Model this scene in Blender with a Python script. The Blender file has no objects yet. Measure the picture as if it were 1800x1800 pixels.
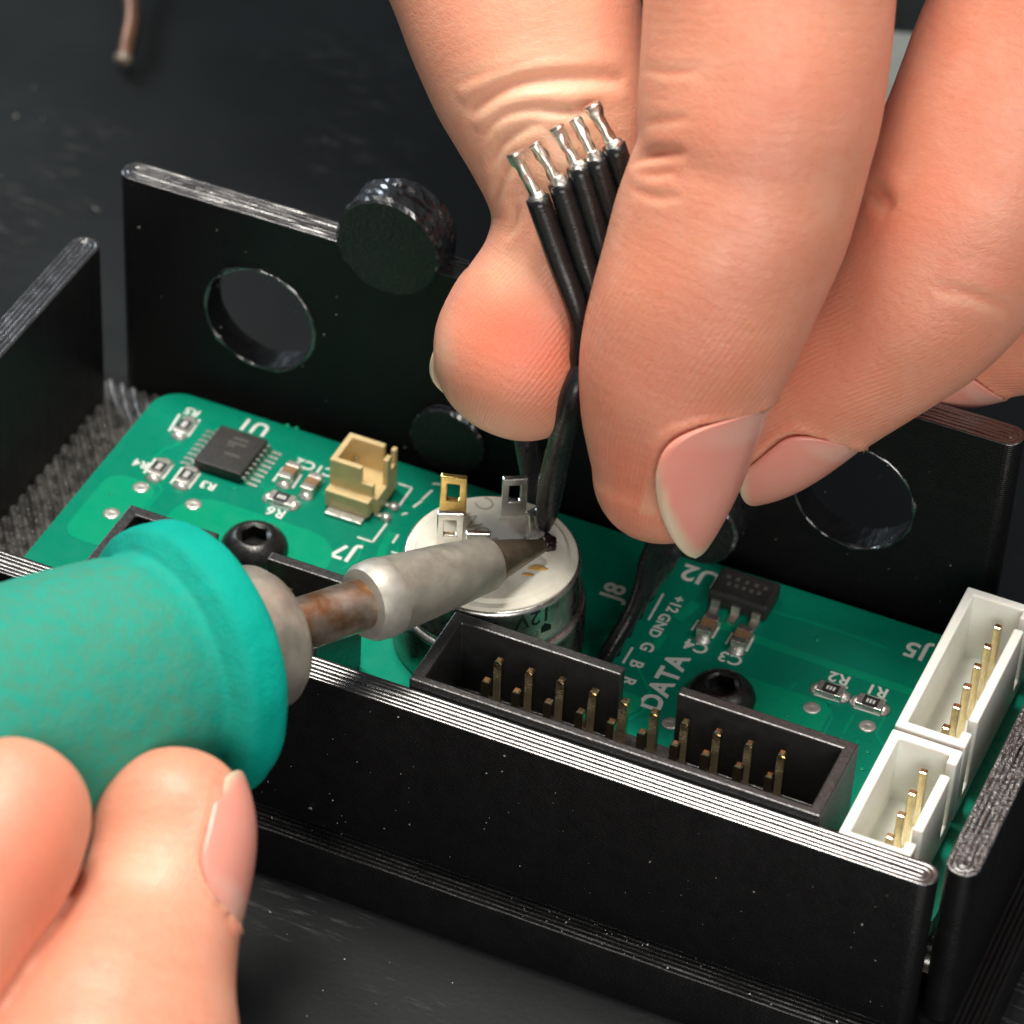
import bpy, bmesh, math, random
import numpy as np
from mathutils import Vector, Matrix, noise
from mathutils.bvhtree import BVHTree
random.seed(7)
rng = np.random.default_rng(7)
PI = math.pi
SC = bpy.context.scene
COL = SC.collection
# one Blender unit is one millimetre
SC.unit_settings.system = 'METRIC'; SC.unit_settings.scale_length = 0.001

# ------------------------------------------------------------------ camera
EYE = np.array([76.984, -192.702, 203.731])
RT = np.array([0.91491405, 0.40117059, 0.04465924])
DN = np.array([0.29324486, -0.58456193, -0.75650169])
FW = np.array([-0.27738013, 0.70523011, -0.65246513])
FPX = 6632.3
cd = bpy.data.cameras.new('camera'); cam = bpy.data.objects.new('camera', cd); COL.objects.link(cam)
cd.sensor_width = 36.0; cd.lens = FPX / 1800 * 36.0; cd.clip_start = 5.0; cd.clip_end = 5000.0
cam.matrix_world = Matrix(((RT[0], -DN[0], -FW[0], EYE[0]), (RT[1], -DN[1], -FW[1], EYE[1]), (RT[2], -DN[2], -FW[2], EYE[2]), (0, 0, 0, 1)))
cd.dof.use_dof = True; cd.dof.focus_distance = 288.0
cd.dof.aperture_fstop = cd.lens * 1e-3 / (2 * 1.5)          # aperture radius of 1.5 mm
SC.camera = cam

def at(px, py, x=None, y=None, z=None, d=None):
    """A point of the place seen at a pixel of the 1800 px photograph, on a plane or at a view depth."""
    v = RT * (px - 900) / FPX + DN * (py - 900) / FPX + FW
    if d is not None: t = d
    elif x is not None: t = (x - EYE[0]) / v[0]
    elif y is not None: t = (y - EYE[1]) / v[1]
    else: t = (z - EYE[2]) / v[2]
    return EYE + t * v

# ------------------------------------------------------------------ light
w = bpy.data.worlds.new('World'); SC.world = w; w.use_nodes = True
bg = w.node_tree.nodes['Background']; bg.inputs[0].default_value = (0.85, 0.92, 1.0, 1); bg.inputs[1].default_value = 0.13

def area(name, loc, target, sx, sy, power, col):
    l = bpy.data.lights.new(name, 'AREA'); l.shape = 'RECTANGLE'; l.size = sx; l.size_y = sy; l.energy = power; l.color = col
    o = bpy.data.objects.new(name, l); COL.objects.link(o); o.location = loc
    o.rotation_euler = (Vector(target) - Vector(loc)).to_track_quat('-Z', 'Y').to_euler()
    return o
# three panels of one bench lamp overhead, a cool window far off on the left, a panel on the right, soft room light from the front
for xc, wx, p in ((-108.5, 11, 0.30e6), (-79.5, 15, 0.42e6), (-28.5, 37, 0.86e6)):
    area('bench_lamp', (xc, 46, 328), (xc * 0.3, 5, 0), wx, 150, p, (1.0, 0.94, 0.86))
area('window_light', (-740, 480, 450), (-80, 60, 0), 200, 240, 2.8e6, (0.76, 0.88, 1.0))
area('side_panel', (420, 60, 640), (0, 10, 0), 220, 220, 0.9e6, (1.0, 0.97, 0.93))
area('room_light', (300, -580, 290), (0, 0, 0), 460, 300, 3.0e6, (1.0, 0.95, 0.89))
SC.view_settings.view_transform = 'Standard'; SC.view_settings.look = 'None'
SC.view_settings.exposure = 0.0; SC.view_settings.gamma = 1.0; SC.view_settings.use_curve_mapping = False
SC.cycles.use_denoising = True
SC.cycles.max_bounces = 6; SC.cycles.use_adaptive_sampling = True; SC.cycles.adaptive_threshold = 0.02

# ------------------------------------------------------------------ materials
def new_mat(name):
    m = bpy.data.materials.new(name); m.use_nodes = True
    nt = m.node_tree; return m, nt, nt.nodes['Principled BSDF']
def N(nt, kind, **kw):
    n = nt.nodes.new(kind)
    for k, v in kw.items():
        if k in n.inputs.keys(): n.inputs[k].default_value = v
        else: setattr(n, k, v)
    return n
def mixc(nt, fac, a, b, blend='MIX'):
    m = nt.nodes.new('ShaderNodeMix'); m.data_type = 'RGBA'; m.blend_type = blend
    for i, v in ((0, fac), (6, a), (7, b)):
        if hasattr(v, 'is_linked'): nt.links.new(v, m.inputs[i])
        else: m.inputs[i].default_value = v if i == 0 else (*v, 1) if len(v) == 3 else v
    return m.outputs[2]
def ramp(nt, src, a, b):
    r = nt.nodes.new('ShaderNodeMapRange'); r.inputs[1].default_value = a; r.inputs[2].default_value = b
    nt.links.new(src, r.inputs[0]); return r.outputs[0]
def math_n(nt, op, a, b):
    m = nt.nodes.new('ShaderNodeMath'); m.operation = op
    for i, v in ((0, a), (1, b)):
        if hasattr(v, 'is_linked'): nt.links.new(v, m.inputs[i])
        else: m.inputs[i].default_value = v
    return m.outputs[0]
def bump(nt, p, src, dist, strength=1.0, prev=None):
    b = N(nt, 'ShaderNodeBump', Strength=strength, Distance=dist)
    nt.links.new(src, b.inputs['Height'])
    if prev is not None: nt.links.new(prev, b.inputs['Normal'])
    nt.links.new(b.outputs[0], p.inputs['Normal']); return b.outputs[0]
def noise_tex(nt, scale, detail=3.0, vec=None, rough=0.5):
    n = N(nt, 'ShaderNodeTexNoise', Scale=scale, Detail=detail, Roughness=rough)
    if vec is None:
        tc = nt.nodes.new('ShaderNodeTexCoord'); vec = tc.outputs['Object']
    nt.links.new(vec, n.inputs['Vector']); return n.outputs['Fac']
def plain(name, col, rough=0.5, metal=0.0, var=0.15, scale=1.2, bmp=0.01, bscale=6.0, spec=0.5, col2=None, **kw):
    m, nt, p = new_mat(name)
    n = noise_tex(nt, scale, 4.0)
    c2 = col2 if col2 else tuple(v * (1 - var) for v in col)
    nt.links.new(mixc(nt, ramp(nt, n, 0.35, 0.65), col, c2), p.inputs['Base Color'])
    p.inputs['Metallic'].default_value = metal; p.inputs['Specular IOR Level'].default_value = spec
    nr = noise_tex(nt, scale * 2.7, 3.0)
    nt.links.new(ramp2(nt, nr, rough * 0.8, rough * 1.2), p.inputs['Roughness'])
    if bmp: bump(nt, p, noise_tex(nt, bscale, 3.0), bmp)
    for k, v in kw.items(): p.inputs[k.replace('_', ' ')].default_value = v
    return m
def ramp2(nt, src, lo, hi):
    r = nt.nodes.new('ShaderNodeMapRange'); r.inputs[1].default_value = 0.3; r.inputs[2].default_value = 0.7
    r.inputs[3].default_value = lo; r.inputs[4].default_value = hi
    nt.links.new(src, r.inputs[0]); return r.outputs[0]

M = {}
def make_printed():
    """glossy black filament print: fine layers up the walls, uneven gloss"""
    m, nt, p = new_mat('printed_plastic')
    tc = nt.nodes.new('ShaderNodeTexCoord')
    n = noise_tex(nt, 0.35, 4.0)
    nt.links.new(mixc(nt, n, (0.004, 0.004, 0.0043), (0.008, 0.008, 0.0085)), p.inputs['Base Color'])
    nt.links.new(ramp2(nt, noise_tex(nt, 0.9, 3.0), 0.30, 0.42), p.inputs['Roughness'])
    p.inputs['Specular IOR Level'].default_value = 0.24
    wv = N(nt, 'ShaderNodeTexWave', Scale=1.57, Distortion=0.6, Detail=2.0); wv.inputs['Detail Scale'].default_value = 0.6
    wv.bands_direction = 'Z'
    nt.links.new(tc.outputs['Object'], wv.inputs['Vector'])
    b1 = bump(nt, p, wv.outputs['Fac'], 0.022)
    bump(nt, p, noise_tex(nt, 3.2, 4.0), 0.03, 1.0, b1)
    return m
M['print'] = make_printed()
def make_print_top():
    m, nt, p = new_mat('printed_bead_plastic')
    nt.links.new(mixc(nt, noise_tex(nt, 0.5), (0.008, 0.008, 0.009), (0.018, 0.018, 0.02)), p.inputs['Base Color'])
    nt.links.new(ramp2(nt, noise_tex(nt, 1.1, 4.0), 0.20, 0.30), p.inputs['Roughness'])
    p.inputs['Specular IOR Level'].default_value = 0.6; p.inputs['IOR'].default_value = 2.1; p.inputs['Coat Weight'].default_value = 0.6; p.inputs['Coat Roughness'].default_value = 0.22
    b1 = bump(nt, p, noise_tex(nt, 5.0, 3.0), 0.008)
    return m
M['bead'] = make_print_top()
M['rough_bead'] = make_print_top(); _n = M['rough_bead'].node_tree
bump(_n, _n.nodes['Principled BSDF'], noise_tex(_n, 2.6, 4.0, None, 0.6), 0.16)
def make_rough_print():
    m, nt, p = new_mat('rough_printed_plastic')
    nt.links.new(mixc(nt, noise_tex(nt, 0.5), (0.006, 0.007, 0.0065), (0.014, 0.015, 0.014)), p.inputs['Base Color'])
    nt.links.new(ramp2(nt, noise_tex(nt, 1.1, 4.0), 0.30, 0.5), p.inputs['Roughness'])
    p.inputs['Specular IOR Level'].default_value = 0.5
    bump(nt, p, noise_tex(nt, 2.4, 4.0, None, 0.65), 0.16)
    return m
M['rough_print'] = make_rough_print()
def make_mat():
    m, nt, p = new_mat('work_mat')
    n = noise_tex(nt, 0.05, 5.0)
    c = mixc(nt, ramp(nt, n, 0.3, 0.7), (0.008, 0.0095, 0.010), (0.015, 0.0175, 0.018))
    tc = nt.nodes.new('ShaderNodeTexCoord')
    # scuffs: pale stretched scratches in patches
    mp = N(nt, 'ShaderNodeMapping'); mp.inputs['Scale'].default_value = (0.25, 2.2, 1); mp.inputs['Rotation'].default_value = (0, 0, 0.5)
    nt.links.new(tc.outputs['Object'], mp.inputs['Vector'])
    s = noise_tex(nt, 1.3, 4.0, mp.outputs[0], 0.65)
    pt = noise_tex(nt, 0.035, 2.0)
    f = math_n(nt, 'MULTIPLY', ramp(nt, s, 0.57, 0.75), ramp(nt, pt, 0.52, 0.66))
    c = mixc(nt, f, c, (0.16, 0.16, 0.155))
    nt.links.new(c, p.inputs['Base Color'])
    nt.links.new(ramp2(nt, noise_tex(nt, 0.12, 4.0), 0.44, 0.56), p.inputs['Roughness'])
    p.inputs['Specular IOR Level'].default_value = 0.2
    bump(nt, p, noise_tex(nt, 2.0, 4.0), 0.02)
    return m
M['mat'] = make_mat()
def make_mask(name, a, b):
    m, nt, p = new_mat(name)
    nt.links.new(mixc(nt, noise_tex(nt, 0.18, 4.0), a, b), p.inputs['Base Color'])
    nt.links.new(ramp2(nt, noise_tex(nt, 0.7, 3.0), 0.24, 0.36), p.inputs['Roughness'])
    p.inputs['Specular IOR Level'].default_value = 0.3
    wv = noise_tex(nt, 5.0, 3.0); bump(nt, p, wv, 0.006)
    return m
M['mask'] = make_mask('solder_mask_green', (0.001, 0.205, 0.124), (0.001, 0.24, 0.144))
M['mask_hi'] = make_mask('solder_mask_over_copper', (0.001, 0.285, 0.150), (0.001, 0.325, 0.170))
M['edge'] = plain('board_edge', (0.10, 0.30, 0.20), 0.6)
M['silk'] = plain('white_ink', (0.80, 0.82, 0.78), 0.6, var=0.12, scale=3.0, bmp=0.02, bscale=9)
M['solder'] = plain('solder', (0.80, 0.79, 0.75), 0.34, 0.75, var=0.2, scale=2.0, bmp=0.05, bscale=3)
M['steel'] = plain('nickel_plate', (0.74, 0.73, 0.70), 0.2, 1.0, var=0.12, scale=1.0, bmp=0.01)
M['tin'] = plain('tinned_lead', (0.86, 0.84, 0.78), 0.38, 1.0, var=0.2, scale=2.0)
M['gold'] = plain('gold_plate', (0.93, 0.66, 0.24), 0.24, 1.0, var=0.2, scale=1.5)
M['brass'] = plain('pale_gold_pin', (0.86, 0.72, 0.44), 0.16, 1.0, var=0.15, scale=2.0)
M['shroud'] = plain('black_nylon', (0.022, 0.022, 0.023), 0.34, 0, spec=0.75, var=0.3, scale=0.9, bmp=0.03, bscale=4.0)
M['chip'] = plain('black_epoxy', (0.030, 0.029, 0.028), 0.5, 0, var=0.3, scale=2.0, bmp=0.03, bscale=6)
M['chipink'] = plain('laser_mark', (0.10, 0.095, 0.085), 0.6)
M['white_nylon'] = plain('white_nylon', (0.86, 0.87, 0.81), 0.36, 0, var=0.06, scale=0.4, bmp=0.02, bscale=2.0, Subsurface_Weight=0.35, Subsurface_Scale=0.8)
M['beige_nylon'] = plain('beige_nylon', (0.78, 0.60, 0.30), 0.42, 0, var=0.1, scale=0.8, bmp=0.02, bscale=3.0, Subsurface_Weight=0.25, Subsurface_Scale=0.5)
M['cap'] = plain('ceramic_brown', (0.33, 0.19, 0.10), 0.45, 0, var=0.3, scale=2.0)
M['res'] = plain('resistor_black', (0.03, 0.03, 0.032), 0.4, 0)
M['ceramic'] = plain('resistor_ceramic', (0.55, 0.55, 0.53), 0.5)
M['screw'] = plain('black_oxide_steel', (0.035, 0.034, 0.033), 0.30, 0.55, var=0.4, scale=1.2, bmp=0.02, bscale=5.0, spec=0.6)
M['sw_plastic'] = plain('white_switch_plastic', (0.78, 0.75, 0.64), 0.4, 0, var=0.12, scale=0.5, bmp=0.02, bscale=3.0, Subsurface_Weight=0.2, Subsurface_Scale=0.5)
M['sw_ink'] = plain('embossed_mark', (0.50, 0.47, 0.38), 0.5)
M['black_ink'] = plain('black_ink', (0.01, 0.01, 0.01), 0.5)
M['chrome'] = plain('chrome_barrel', (0.80, 0.78, 0.73), 0.3, 1.0, var=0.25, scale=0.6, bmp=0.02, bscale=1.6)
M['flux'] = plain('burnt_flux', (0.020, 0.012, 0.008), 0.35, 0, var=0.5, scale=2.0, bmp=0.2, bscale=2.0)
M['amber'] = plain('amber_flux', (0.62, 0.34, 0.09), 0.2)
M['wire'] = plain('black_wire', (0.010, 0.010, 0.011), 0.30, 0, var=0.3, scale=0.8, bmp=0.02, bscale=4.0)
M['copper'] = plain('copper_wire', (0.36, 0.18, 0.11), 0.4, 0.6, var=0.4, scale=0.6)
M['copper_tin'] = plain('dull_tinned_copper', (0.45, 0.36, 0.28), 0.5, 0.7, var=0.4)
M['strand'] = plain('tinned_strands', (0.84, 0.77, 0.68), 0.32, 1.0, var=0.2, scale=2.0, bmp=0.015, bscale=4)
M['collar'] = plain('worn_steel_collar', (0.56, 0.51, 0.43), 0.40, 0.6, var=0.4, scale=0.35, bmp=0.03, bscale=2.0)
M['sleeve'] = plain('oxidised_tip_sleeve', (0.40, 0.375, 0.315), 0.5, 0.6, var=0.3, scale=0.35, bmp=0.02, bscale=3.0)
M['neck'] = plain('heat_stained_shaft', (0.42, 0.36, 0.30), 0.36, 0.85, scale=0.5, col2=(0.26, 0.13, 0.06), bmp=0.02)
M['band'] = plain('worn_band', (0.44, 0.42, 0.37), 0.5, 0.55, var=0.2, scale=0.6)
M['tip'] = plain('tip_plating', (0.24, 0.19, 0.13), 0.38, 0.75, scale=0.5, col2=(0.11, 0.085, 0.06), bmp=0.03, bscale=2.0)
M['grey_card'] = plain('pale_grey_plastic', (0.34, 0.36, 0.33), 0.6)
M['dust'] = plain('dust', (0.55, 0.55, 0.5), 0.8, 0, var=0.4)
def make_foam():
    m, nt, p = new_mat('teal_foam')
    tc = nt.nodes.new('ShaderNodeTexCoord')
    n1 = noise_tex(nt, 0.22, 5.0, None, 0.62); n2 = noise_tex(nt, 1.1, 5.0, None, 0.7)
    c = mixc(nt, ramp(nt, n1, 0.3, 0.7), (0.0, 0.29, 0.225), (0.001, 0.36, 0.28))
    # grubby greyish film on the barrel behind the lip (object Z runs from the tip back along the handle)
    sep = nt.nodes.new('ShaderNodeSeparateXYZ'); nt.links.new(tc.outputs['Object'], sep.inputs[0])
    g = math_n(nt, 'MULTIPLY', ramp(nt, sep.outputs[2], 1.5, 7.0), ramp(nt, n2, 0.22, 0.62))
    c = mixc(nt, g, c, (0.055, 0.25, 0.17))
    nt.links.new(c, p.inputs['Base Color']); p.inputs['Roughness'].default_value = 0.75
    p.inputs['Specular IOR Level'].default_value = 0.12
    p.inputs['Sheen Weight'].default_value = 0.0
    b1 = bump(nt, p, noise_tex(nt, 4.0, 4.0), 0.07)
    bump(nt, p, noise_tex(nt, 0.6, 3.0), 0.12, 1.0, b1)
    return m
M['foam'] = make_foam()

# ------------------------------------------------------------------ object helpers
def link(name, me, mat=None, parent=None, smooth=None):
    o = bpy.data.objects.new(name, me); COL.objects.link(o)
    if mat is not None: me.materials.clear(); me.materials.append(M[mat] if isinstance(mat, str) else mat)
    if parent is not None: o.parent = parent
    if smooth is not None:
        for p in me.polygons: p.use_smooth = smooth
    return o
def mesh(name, vs, fs):
    me = bpy.data.meshes.new(name); me.from_pydata([tuple(v) for v in vs], [], fs); me.validate()
    bm = bmesh.new(); bm.from_mesh(me); bmesh.ops.recalc_face_normals(bm, faces=bm.faces); bm.to_mesh(me); bm.free()
    return me
def empty(name, loc=(0, 0, 0)):
    o = bpy.data.objects.new(name, None); COL.objects.link(o); o.location = loc; o.empty_display_size = 2; return o
def tag(o, label, cat, group=None, kind=None):
    if label: o['label'] = label
    if cat: o['category'] = cat
    if group: o['group'] = group
    if kind: o['kind'] = kind
    return o
def bevel(o, wdt=0.08, seg=2, ang=0.6):
    m = o.modifiers.new('bevel', 'BEVEL'); m.width = wdt; m.segments = seg; m.limit_method = 'ANGLE'; m.angle_limit = ang
    return o
def cells(name, xs, ys, zs, fill):
    """one closed surface round the filled cells of a small grid"""
    nx, ny, nz = len(xs) - 1, len(ys) - 1, len(zs) - 1
    F = {(i, j, k) for i in range(nx) for j in range(ny) for k in range(nz) if fill(i, j, k)}
    vid = {}; vs = []; fs = []
    def V(i, j, k):
        if (i, j, k) not in vid: vid[(i, j, k)] = len(vs); vs.append((xs[i], ys[j], zs[k]))
        return vid[(i, j, k)]
    for (i, j, k) in F:
        for dx, dy, dz, q in ((1,0,0,((1,0,0),(1,1,0),(1,1,1),(1,0,1))), (-1,0,0,((0,0,0),(0,0,1),(0,1,1),(0,1,0))),
                              (0,1,0,((0,1,0),(0,1,1),(1,1,1),(1,1,0))), (0,-1,0,((0,0,0),(1,0,0),(1,0,1),(0,0,1))),
                              (0,0,1,((0,0,1),(1,0,1),(1,1,1),(0,1,1))), (0,0,-1,((0,0,0),(0,1,0),(1,1,0),(1,0,0)))):
            if (i+dx, j+dy, k+dz) not in F: fs.append([V(i+a, j+b, k+c) for a, b, c in q])
    return mesh(name, vs, fs)
def box(name, x0, x1, y0, y1, z0, z1): return cells(name, [x0, x1], [y0, y1], [z0, z1], lambda i, j, k: True)
def lathe(name, prof, n=48, cap=True):
    """prof: (radius, z) from one end to the other, about the local Z axis"""
    vs = []; fs = []
    for r, z in prof:
        for i in range(n): a = 2*PI*i/n; vs.append((r*math.cos(a), r*math.sin(a), z))
    for k in range(len(prof)-1):
        for i in range(n): j = (i+1) % n; fs.append([k*n+i, k*n+j, (k+1)*n+j, (k+1)*n+i])
    if cap: fs.append(list(range(n))[::-1]); fs.append([(len(prof)-1)*n+i for i in range(n)])
    return mesh(name, vs, fs)
def catmull(pts, n=12):
    P = np.array(pts, float); P = np.vstack([2*P[0]-P[1], P, 2*P[-1]-P[-2]]); out = []
    for i in range(1, len(P)-2):
        for t in np.linspace(0, 1, n, endpoint=False):
            a, b, c, d = P[i-1], P[i], P[i+1], P[i+2]
            out.append(0.5*((2*b)+(c-a)*t+(2*a-5*b+4*c-d)*t*t+(3*b-a-3*c+d)*t**3))
    out.append(P[-2]); return np.array(out)
def tube(name, pts, r, n=12, sub=8, rs=None, caps=True, wob=0.0):
    C = catmull(pts, sub); T = np.gradient(C, axis=0); T /= np.linalg.norm(T, axis=1)[:, None]
    RR = np.full(len(C), r) if rs is None else np.interp(np.linspace(0, 1, len(C)), np.linspace(0, 1, len(rs)), rs)
    u = np.cross(T[0], [0.3, 0.5, 0.81]); u /= np.linalg.norm(u); vs = []; fs = []
    for k in range(len(C)):
        u = u - T[k]*(u@T[k]); u /= np.linalg.norm(u); v = np.cross(T[k], u)
        for i in range(n):
            a = 2*PI*i/n; rr = RR[k]*(1+wob*noise.noise(Vector(C[k]*1.3+i)))
            vs.append(C[k]+rr*(math.cos(a)*u+math.sin(a)*v))
    for k in range(len(C)-1):
        for i in range(n): j = (i+1) % n; fs.append([k*n+i, k*n+j, (k+1)*n+j, (k+1)*n+i])
    if caps: fs.append(list(range(n))[::-1]); fs.append([(len(C)-1)*n+i for i in range(n)])
    return mesh(name, vs, fs)
def poly_plate(name, pts, z0, z1):
    n = len(pts); vs = [(x, y, z0) for x, y in pts]+[(x, y, z1) for x, y in pts]
    fs = [list(range(n))[::-1], [n+i for i in range(n)]]+[[i, (i+1) % n, n+(i+1) % n, n+i] for i in range(n)]
    return mesh(name, vs, fs)
def text_mesh(s, size, ext=0.008, bold=0.03, space=1.0):
    cu = bpy.data.curves.new('t', 'FONT'); cu.body = s; cu.size = size; cu.align_x = 'CENTER'; cu.align_y = 'CENTER'
    cu.extrude = ext; cu.offset = bold*size; cu.resolution_u = 3; cu.space_character = space
    o = bpy.data.objects.new('t', cu); COL.objects.link(o)
    me = bpy.data.meshes.new_from_object(o.evaluated_get(bpy.context.evaluated_depsgraph_get()))
    bpy.data.objects.remove(o); bpy.data.curves.remove(cu); return me
def rrect(x0, x1, y0, y1, r, ns=(40, 12), k=6):
    """points of a rounded rectangle, counter-clockwise, a fixed count"""
    r = max(r, 0.004); out = []
    for cx, cy, a0, (sx, sy), (ex, ey), n in ((x1-r, y0+r, -PI/2, (x0+r, y0), (x1-r, y0), ns[0]), (x1-r, y1-r, 0, (x1, y0+r), (x1, y1-r), ns[1]),
                                              (x0+r, y1-r, PI/2, (x1-r, y1), (x0+r, y1), ns[0]), (x0+r, y0+r, PI, (x0, y1-r), (x0, y0+r), ns[1])):
        for i in range(n): t = i/n; out.append((sx+(ex-sx)*t, sy+(ey-sy)*t))
        for i in range(k): a = a0+PI/2*i/k; out.append((cx+r*math.cos(a), cy+r*math.sin(a)))
    return out
def bead_block(name, x0, x1, y0, y1, z0, z1, r, n, pitch, h=0.16, ns=(60, 10), jit=0.05, seed=0):
    """a printed block: straight sides, its top laid in n rounded beads that follow the outline inwards"""
    rings = [(0.0, z0, -1, 0), (0.0, z1-h, -1, 0)]
    for i in range(n):
        for t in (0.06, 0.2, 0.4, 0.6, 0.8, 0.94):
            rings.append(((i+t)*pitch, z1-h+h*math.sqrt(max(0, 1-(2*t-1)**2)), i, t))
    vs = []; fs = []
    for d, z, i, t in rings:
        for q, (x, y) in enumerate(rrect(x0+d, x1-d, y0+d, y1-d, r-d*0.9, ns)):
            dz = dy = 0
            if i >= 0:
                dz = jit*(noise.noise(Vector((x*0.35, y*0.35, i*7.3+seed)))+0.8*noise.noise(Vector((x*1.9, y*1.9, i*3.1+seed))))
                dy = 0.5*jit*noise.noise(Vector((x*0.8+9, y*0.8, i*5.7+seed)))
            vs.append((x+dy, y+dy, z+dz))
    m = len(vs)//len(rings)
    for k in range(len(rings)-1):
        for i in range(m): j = (i+1) % m; fs.append([k*m+i, k*m+j, (k+1)*m+j, (k+1)*m+i])
    fs.append(list(range(m))[::-1]); fs.append([(len(rings)-1)*m+i for i in range(m)])
    return mesh(name, vs, fs)
def applied(o):
    """bake an object's modifiers into its mesh"""
    dg = bpy.context.evaluated_depsgraph_get(); me = bpy.data.meshes.new_from_object(o.evaluated_get(dg))
    o.modifiers.clear(); o.data = me; return o

# ------------------------------------------------------------------ the work mat
def flat_sheet():
    vs = [(-900, -500, -12), (900, -500, -12), (900, 1300, -12), (-900, 1300, -12)]
    return mesh('work_mat', vs, [[0, 1, 2, 3]])
mt = link('work_mat', flat_sheet(), 'mat'); mt['kind'] = 'structure'

# ------------------------------------------------------------------ the printed tray
tray = tag(empty('printed_tray', (-5, 14, -12)), 'glossy black 3D printed tray with layer lines and open corners, holding the green board', 'tray')
def tpart(name, me, mat='print', smooth=True):
    o = link(name, me, mat, None, smooth); es = o.modifiers.new('es', 'EDGE_SPLIT'); es.split_angle = math.radians(62); o.parent = tray; o.matrix_parent_inverse = tray.matrix_world.inverted(); return o
bpy.context.view_layer.update()
def wsmooth(o): 
    m = o.modifiers.new('ns', 'WEIGHTED_NORMAL') if False else None
    return o
def wallpart(name, me, ztop, bead='bead'):
    o = tpart(name, me, 'print', True); me.materials.append(M[bead])
    for p in me.polygons:
        if p.center.z > ztop: p.material_index = 1
    return o
tpart('base_plate', bead_block('base', -53.8, 42.6, -8.1, 36.4, -11.98, -7.0, 1.6, 6, 0.44, 0.09, (120, 60), 0.03, 3), 'print', True)
# floor inside the walls: a ridged sheet of diagonal beads
def ridged_floor():
    xs = np.concatenate([np.arange(-50.6, -41.0, 0.12), [38.4]]); ys = np.arange(-3.2, 31.0, 0.12)
    vs = []; fs = []
    for j, y in enumerate(ys):
        for i, x in enumerate(xs):
            t = (x*0.8+y*0.6)/0.88+0.10*noise.noise(Vector((x*0.6, y*0.6, 0))); b = abs(math.sin(PI*t))
            amp = 0.60+0.2*noise.noise(Vector((x*0.5, y*0.5, 4.0))) if x < -41 else 0.0
            vs.append((x, y, -3.1+amp*(b**0.7-0.5)+0.06*noise.noise(Vector((x*2, y*2, 0)))))
    nx = len(xs)
    for j in range(len(ys)-1):
        for i in range(nx-1): fs.append([j*nx+i, j*nx+i+1, (j+1)*nx+i+1, (j+1)*nx+i])
    return mesh('floor', vs, fs)
M['floor_print'] = plain('lit_ridge_print', (0.11, 0.108, 0.104), 0.32, 0, var=0.75, scale=0.9, bmp=0.04, bscale=3.0, spec=0.9)  # base colour raised to stand in for light caught by the floor ridges
tpart('floor', ridged_floor(), 'floor_print', True)
wallpart('wall', bead_block('wall_f', -46.5, 37.5, -5.75, -3.35, -7.05, 8.27, 1.15, 3, 0.39, 0.075, (150, 4), 0.012, 11), 8.1)['label'] = 'low front wall with bright bead lines along its top'
wallpart('wall', bead_block('wall_r', 37.55, 40.1, -3.9, 34.0, -7.05, 8.6, 1.2, 3, 0.42, 0.11, (4, 120), 0.09, 23), 8.3, 'rough_bead')['label'] = 'right wall with a rough rounded end'
wallpart('wall', bead_block('wall_l', -51.0, -48.45, -6.4, 29.6, -7.05, 13.3, 1.2, 3, 0.42, 0.09, (4, 80), 0.035, 31), 13.1)['label'] = 'left wall'
# back wall with two round holes, a plug at its top edge and two low bosses
bw = wallpart('wall', bead_block('wall_b', -47.9, 30.6, 31.0, 33.6, -7.05, 19.4, 1.1, 3, 0.43, 0.09, (110, 4), 0.05, 41), 19.2)
bw['label'] = 'tall back wall with two round holes'
def ycyl(r, y0, y1, n=56, jag=0.0):
    vs = []; fs = []
    prof = [(r-0.25, y0), (r, y0+0.22)]+[(r, y0+0.22+(y1-y0-0.44)*k/8) for k in range(1, 8)]+[(r, y1-0.22), (r-0.25, y1)]
    for k, (rr, y) in enumerate(prof):
        for i in range(n):
            a = 2*PI*i/n; q = rr+jag*noise.noise(Vector((math.cos(a)*5, math.sin(a)*5, y*2.0)))
            vs.append((q*math.cos(a), y, q*math.sin(a)))
    m = len(prof)
    for k in range(m-1):
        for i in range(n): j = (i+1) % n; fs.append([k*n+i, k*n+j, (k+1)*n+j, (k+1)*n+i])
    fs.append(list(range(n))); fs.append([(m-1)*n+i for i in range(n)])
    return mesh('cyl', vs, fs)
cut_objs = []
for hx, hz in ((-34.7, 8.9), (18.1, 9.6)):
    c = link('cutter', ycyl(5.0, 28, 37, 56, 0.10), 'print'); c.location = (hx, 0, hz); cut_objs.append(c)
bpy.context.view_layer.update()
for c in cut_objs:
    b = bw.modifiers.new('hole', 'BOOLEAN'); b.object = c; b.operation = 'DIFFERENCE'; b.solver = 'EXACT'
bpy.context.view_layer.update()
applied(bw)
for c in cut_objs: bpy.data.objects.remove(c)
for p in bw.data.polygons:
    if abs(p.normal.y) > 0.97: p.use_smooth = False
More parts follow.
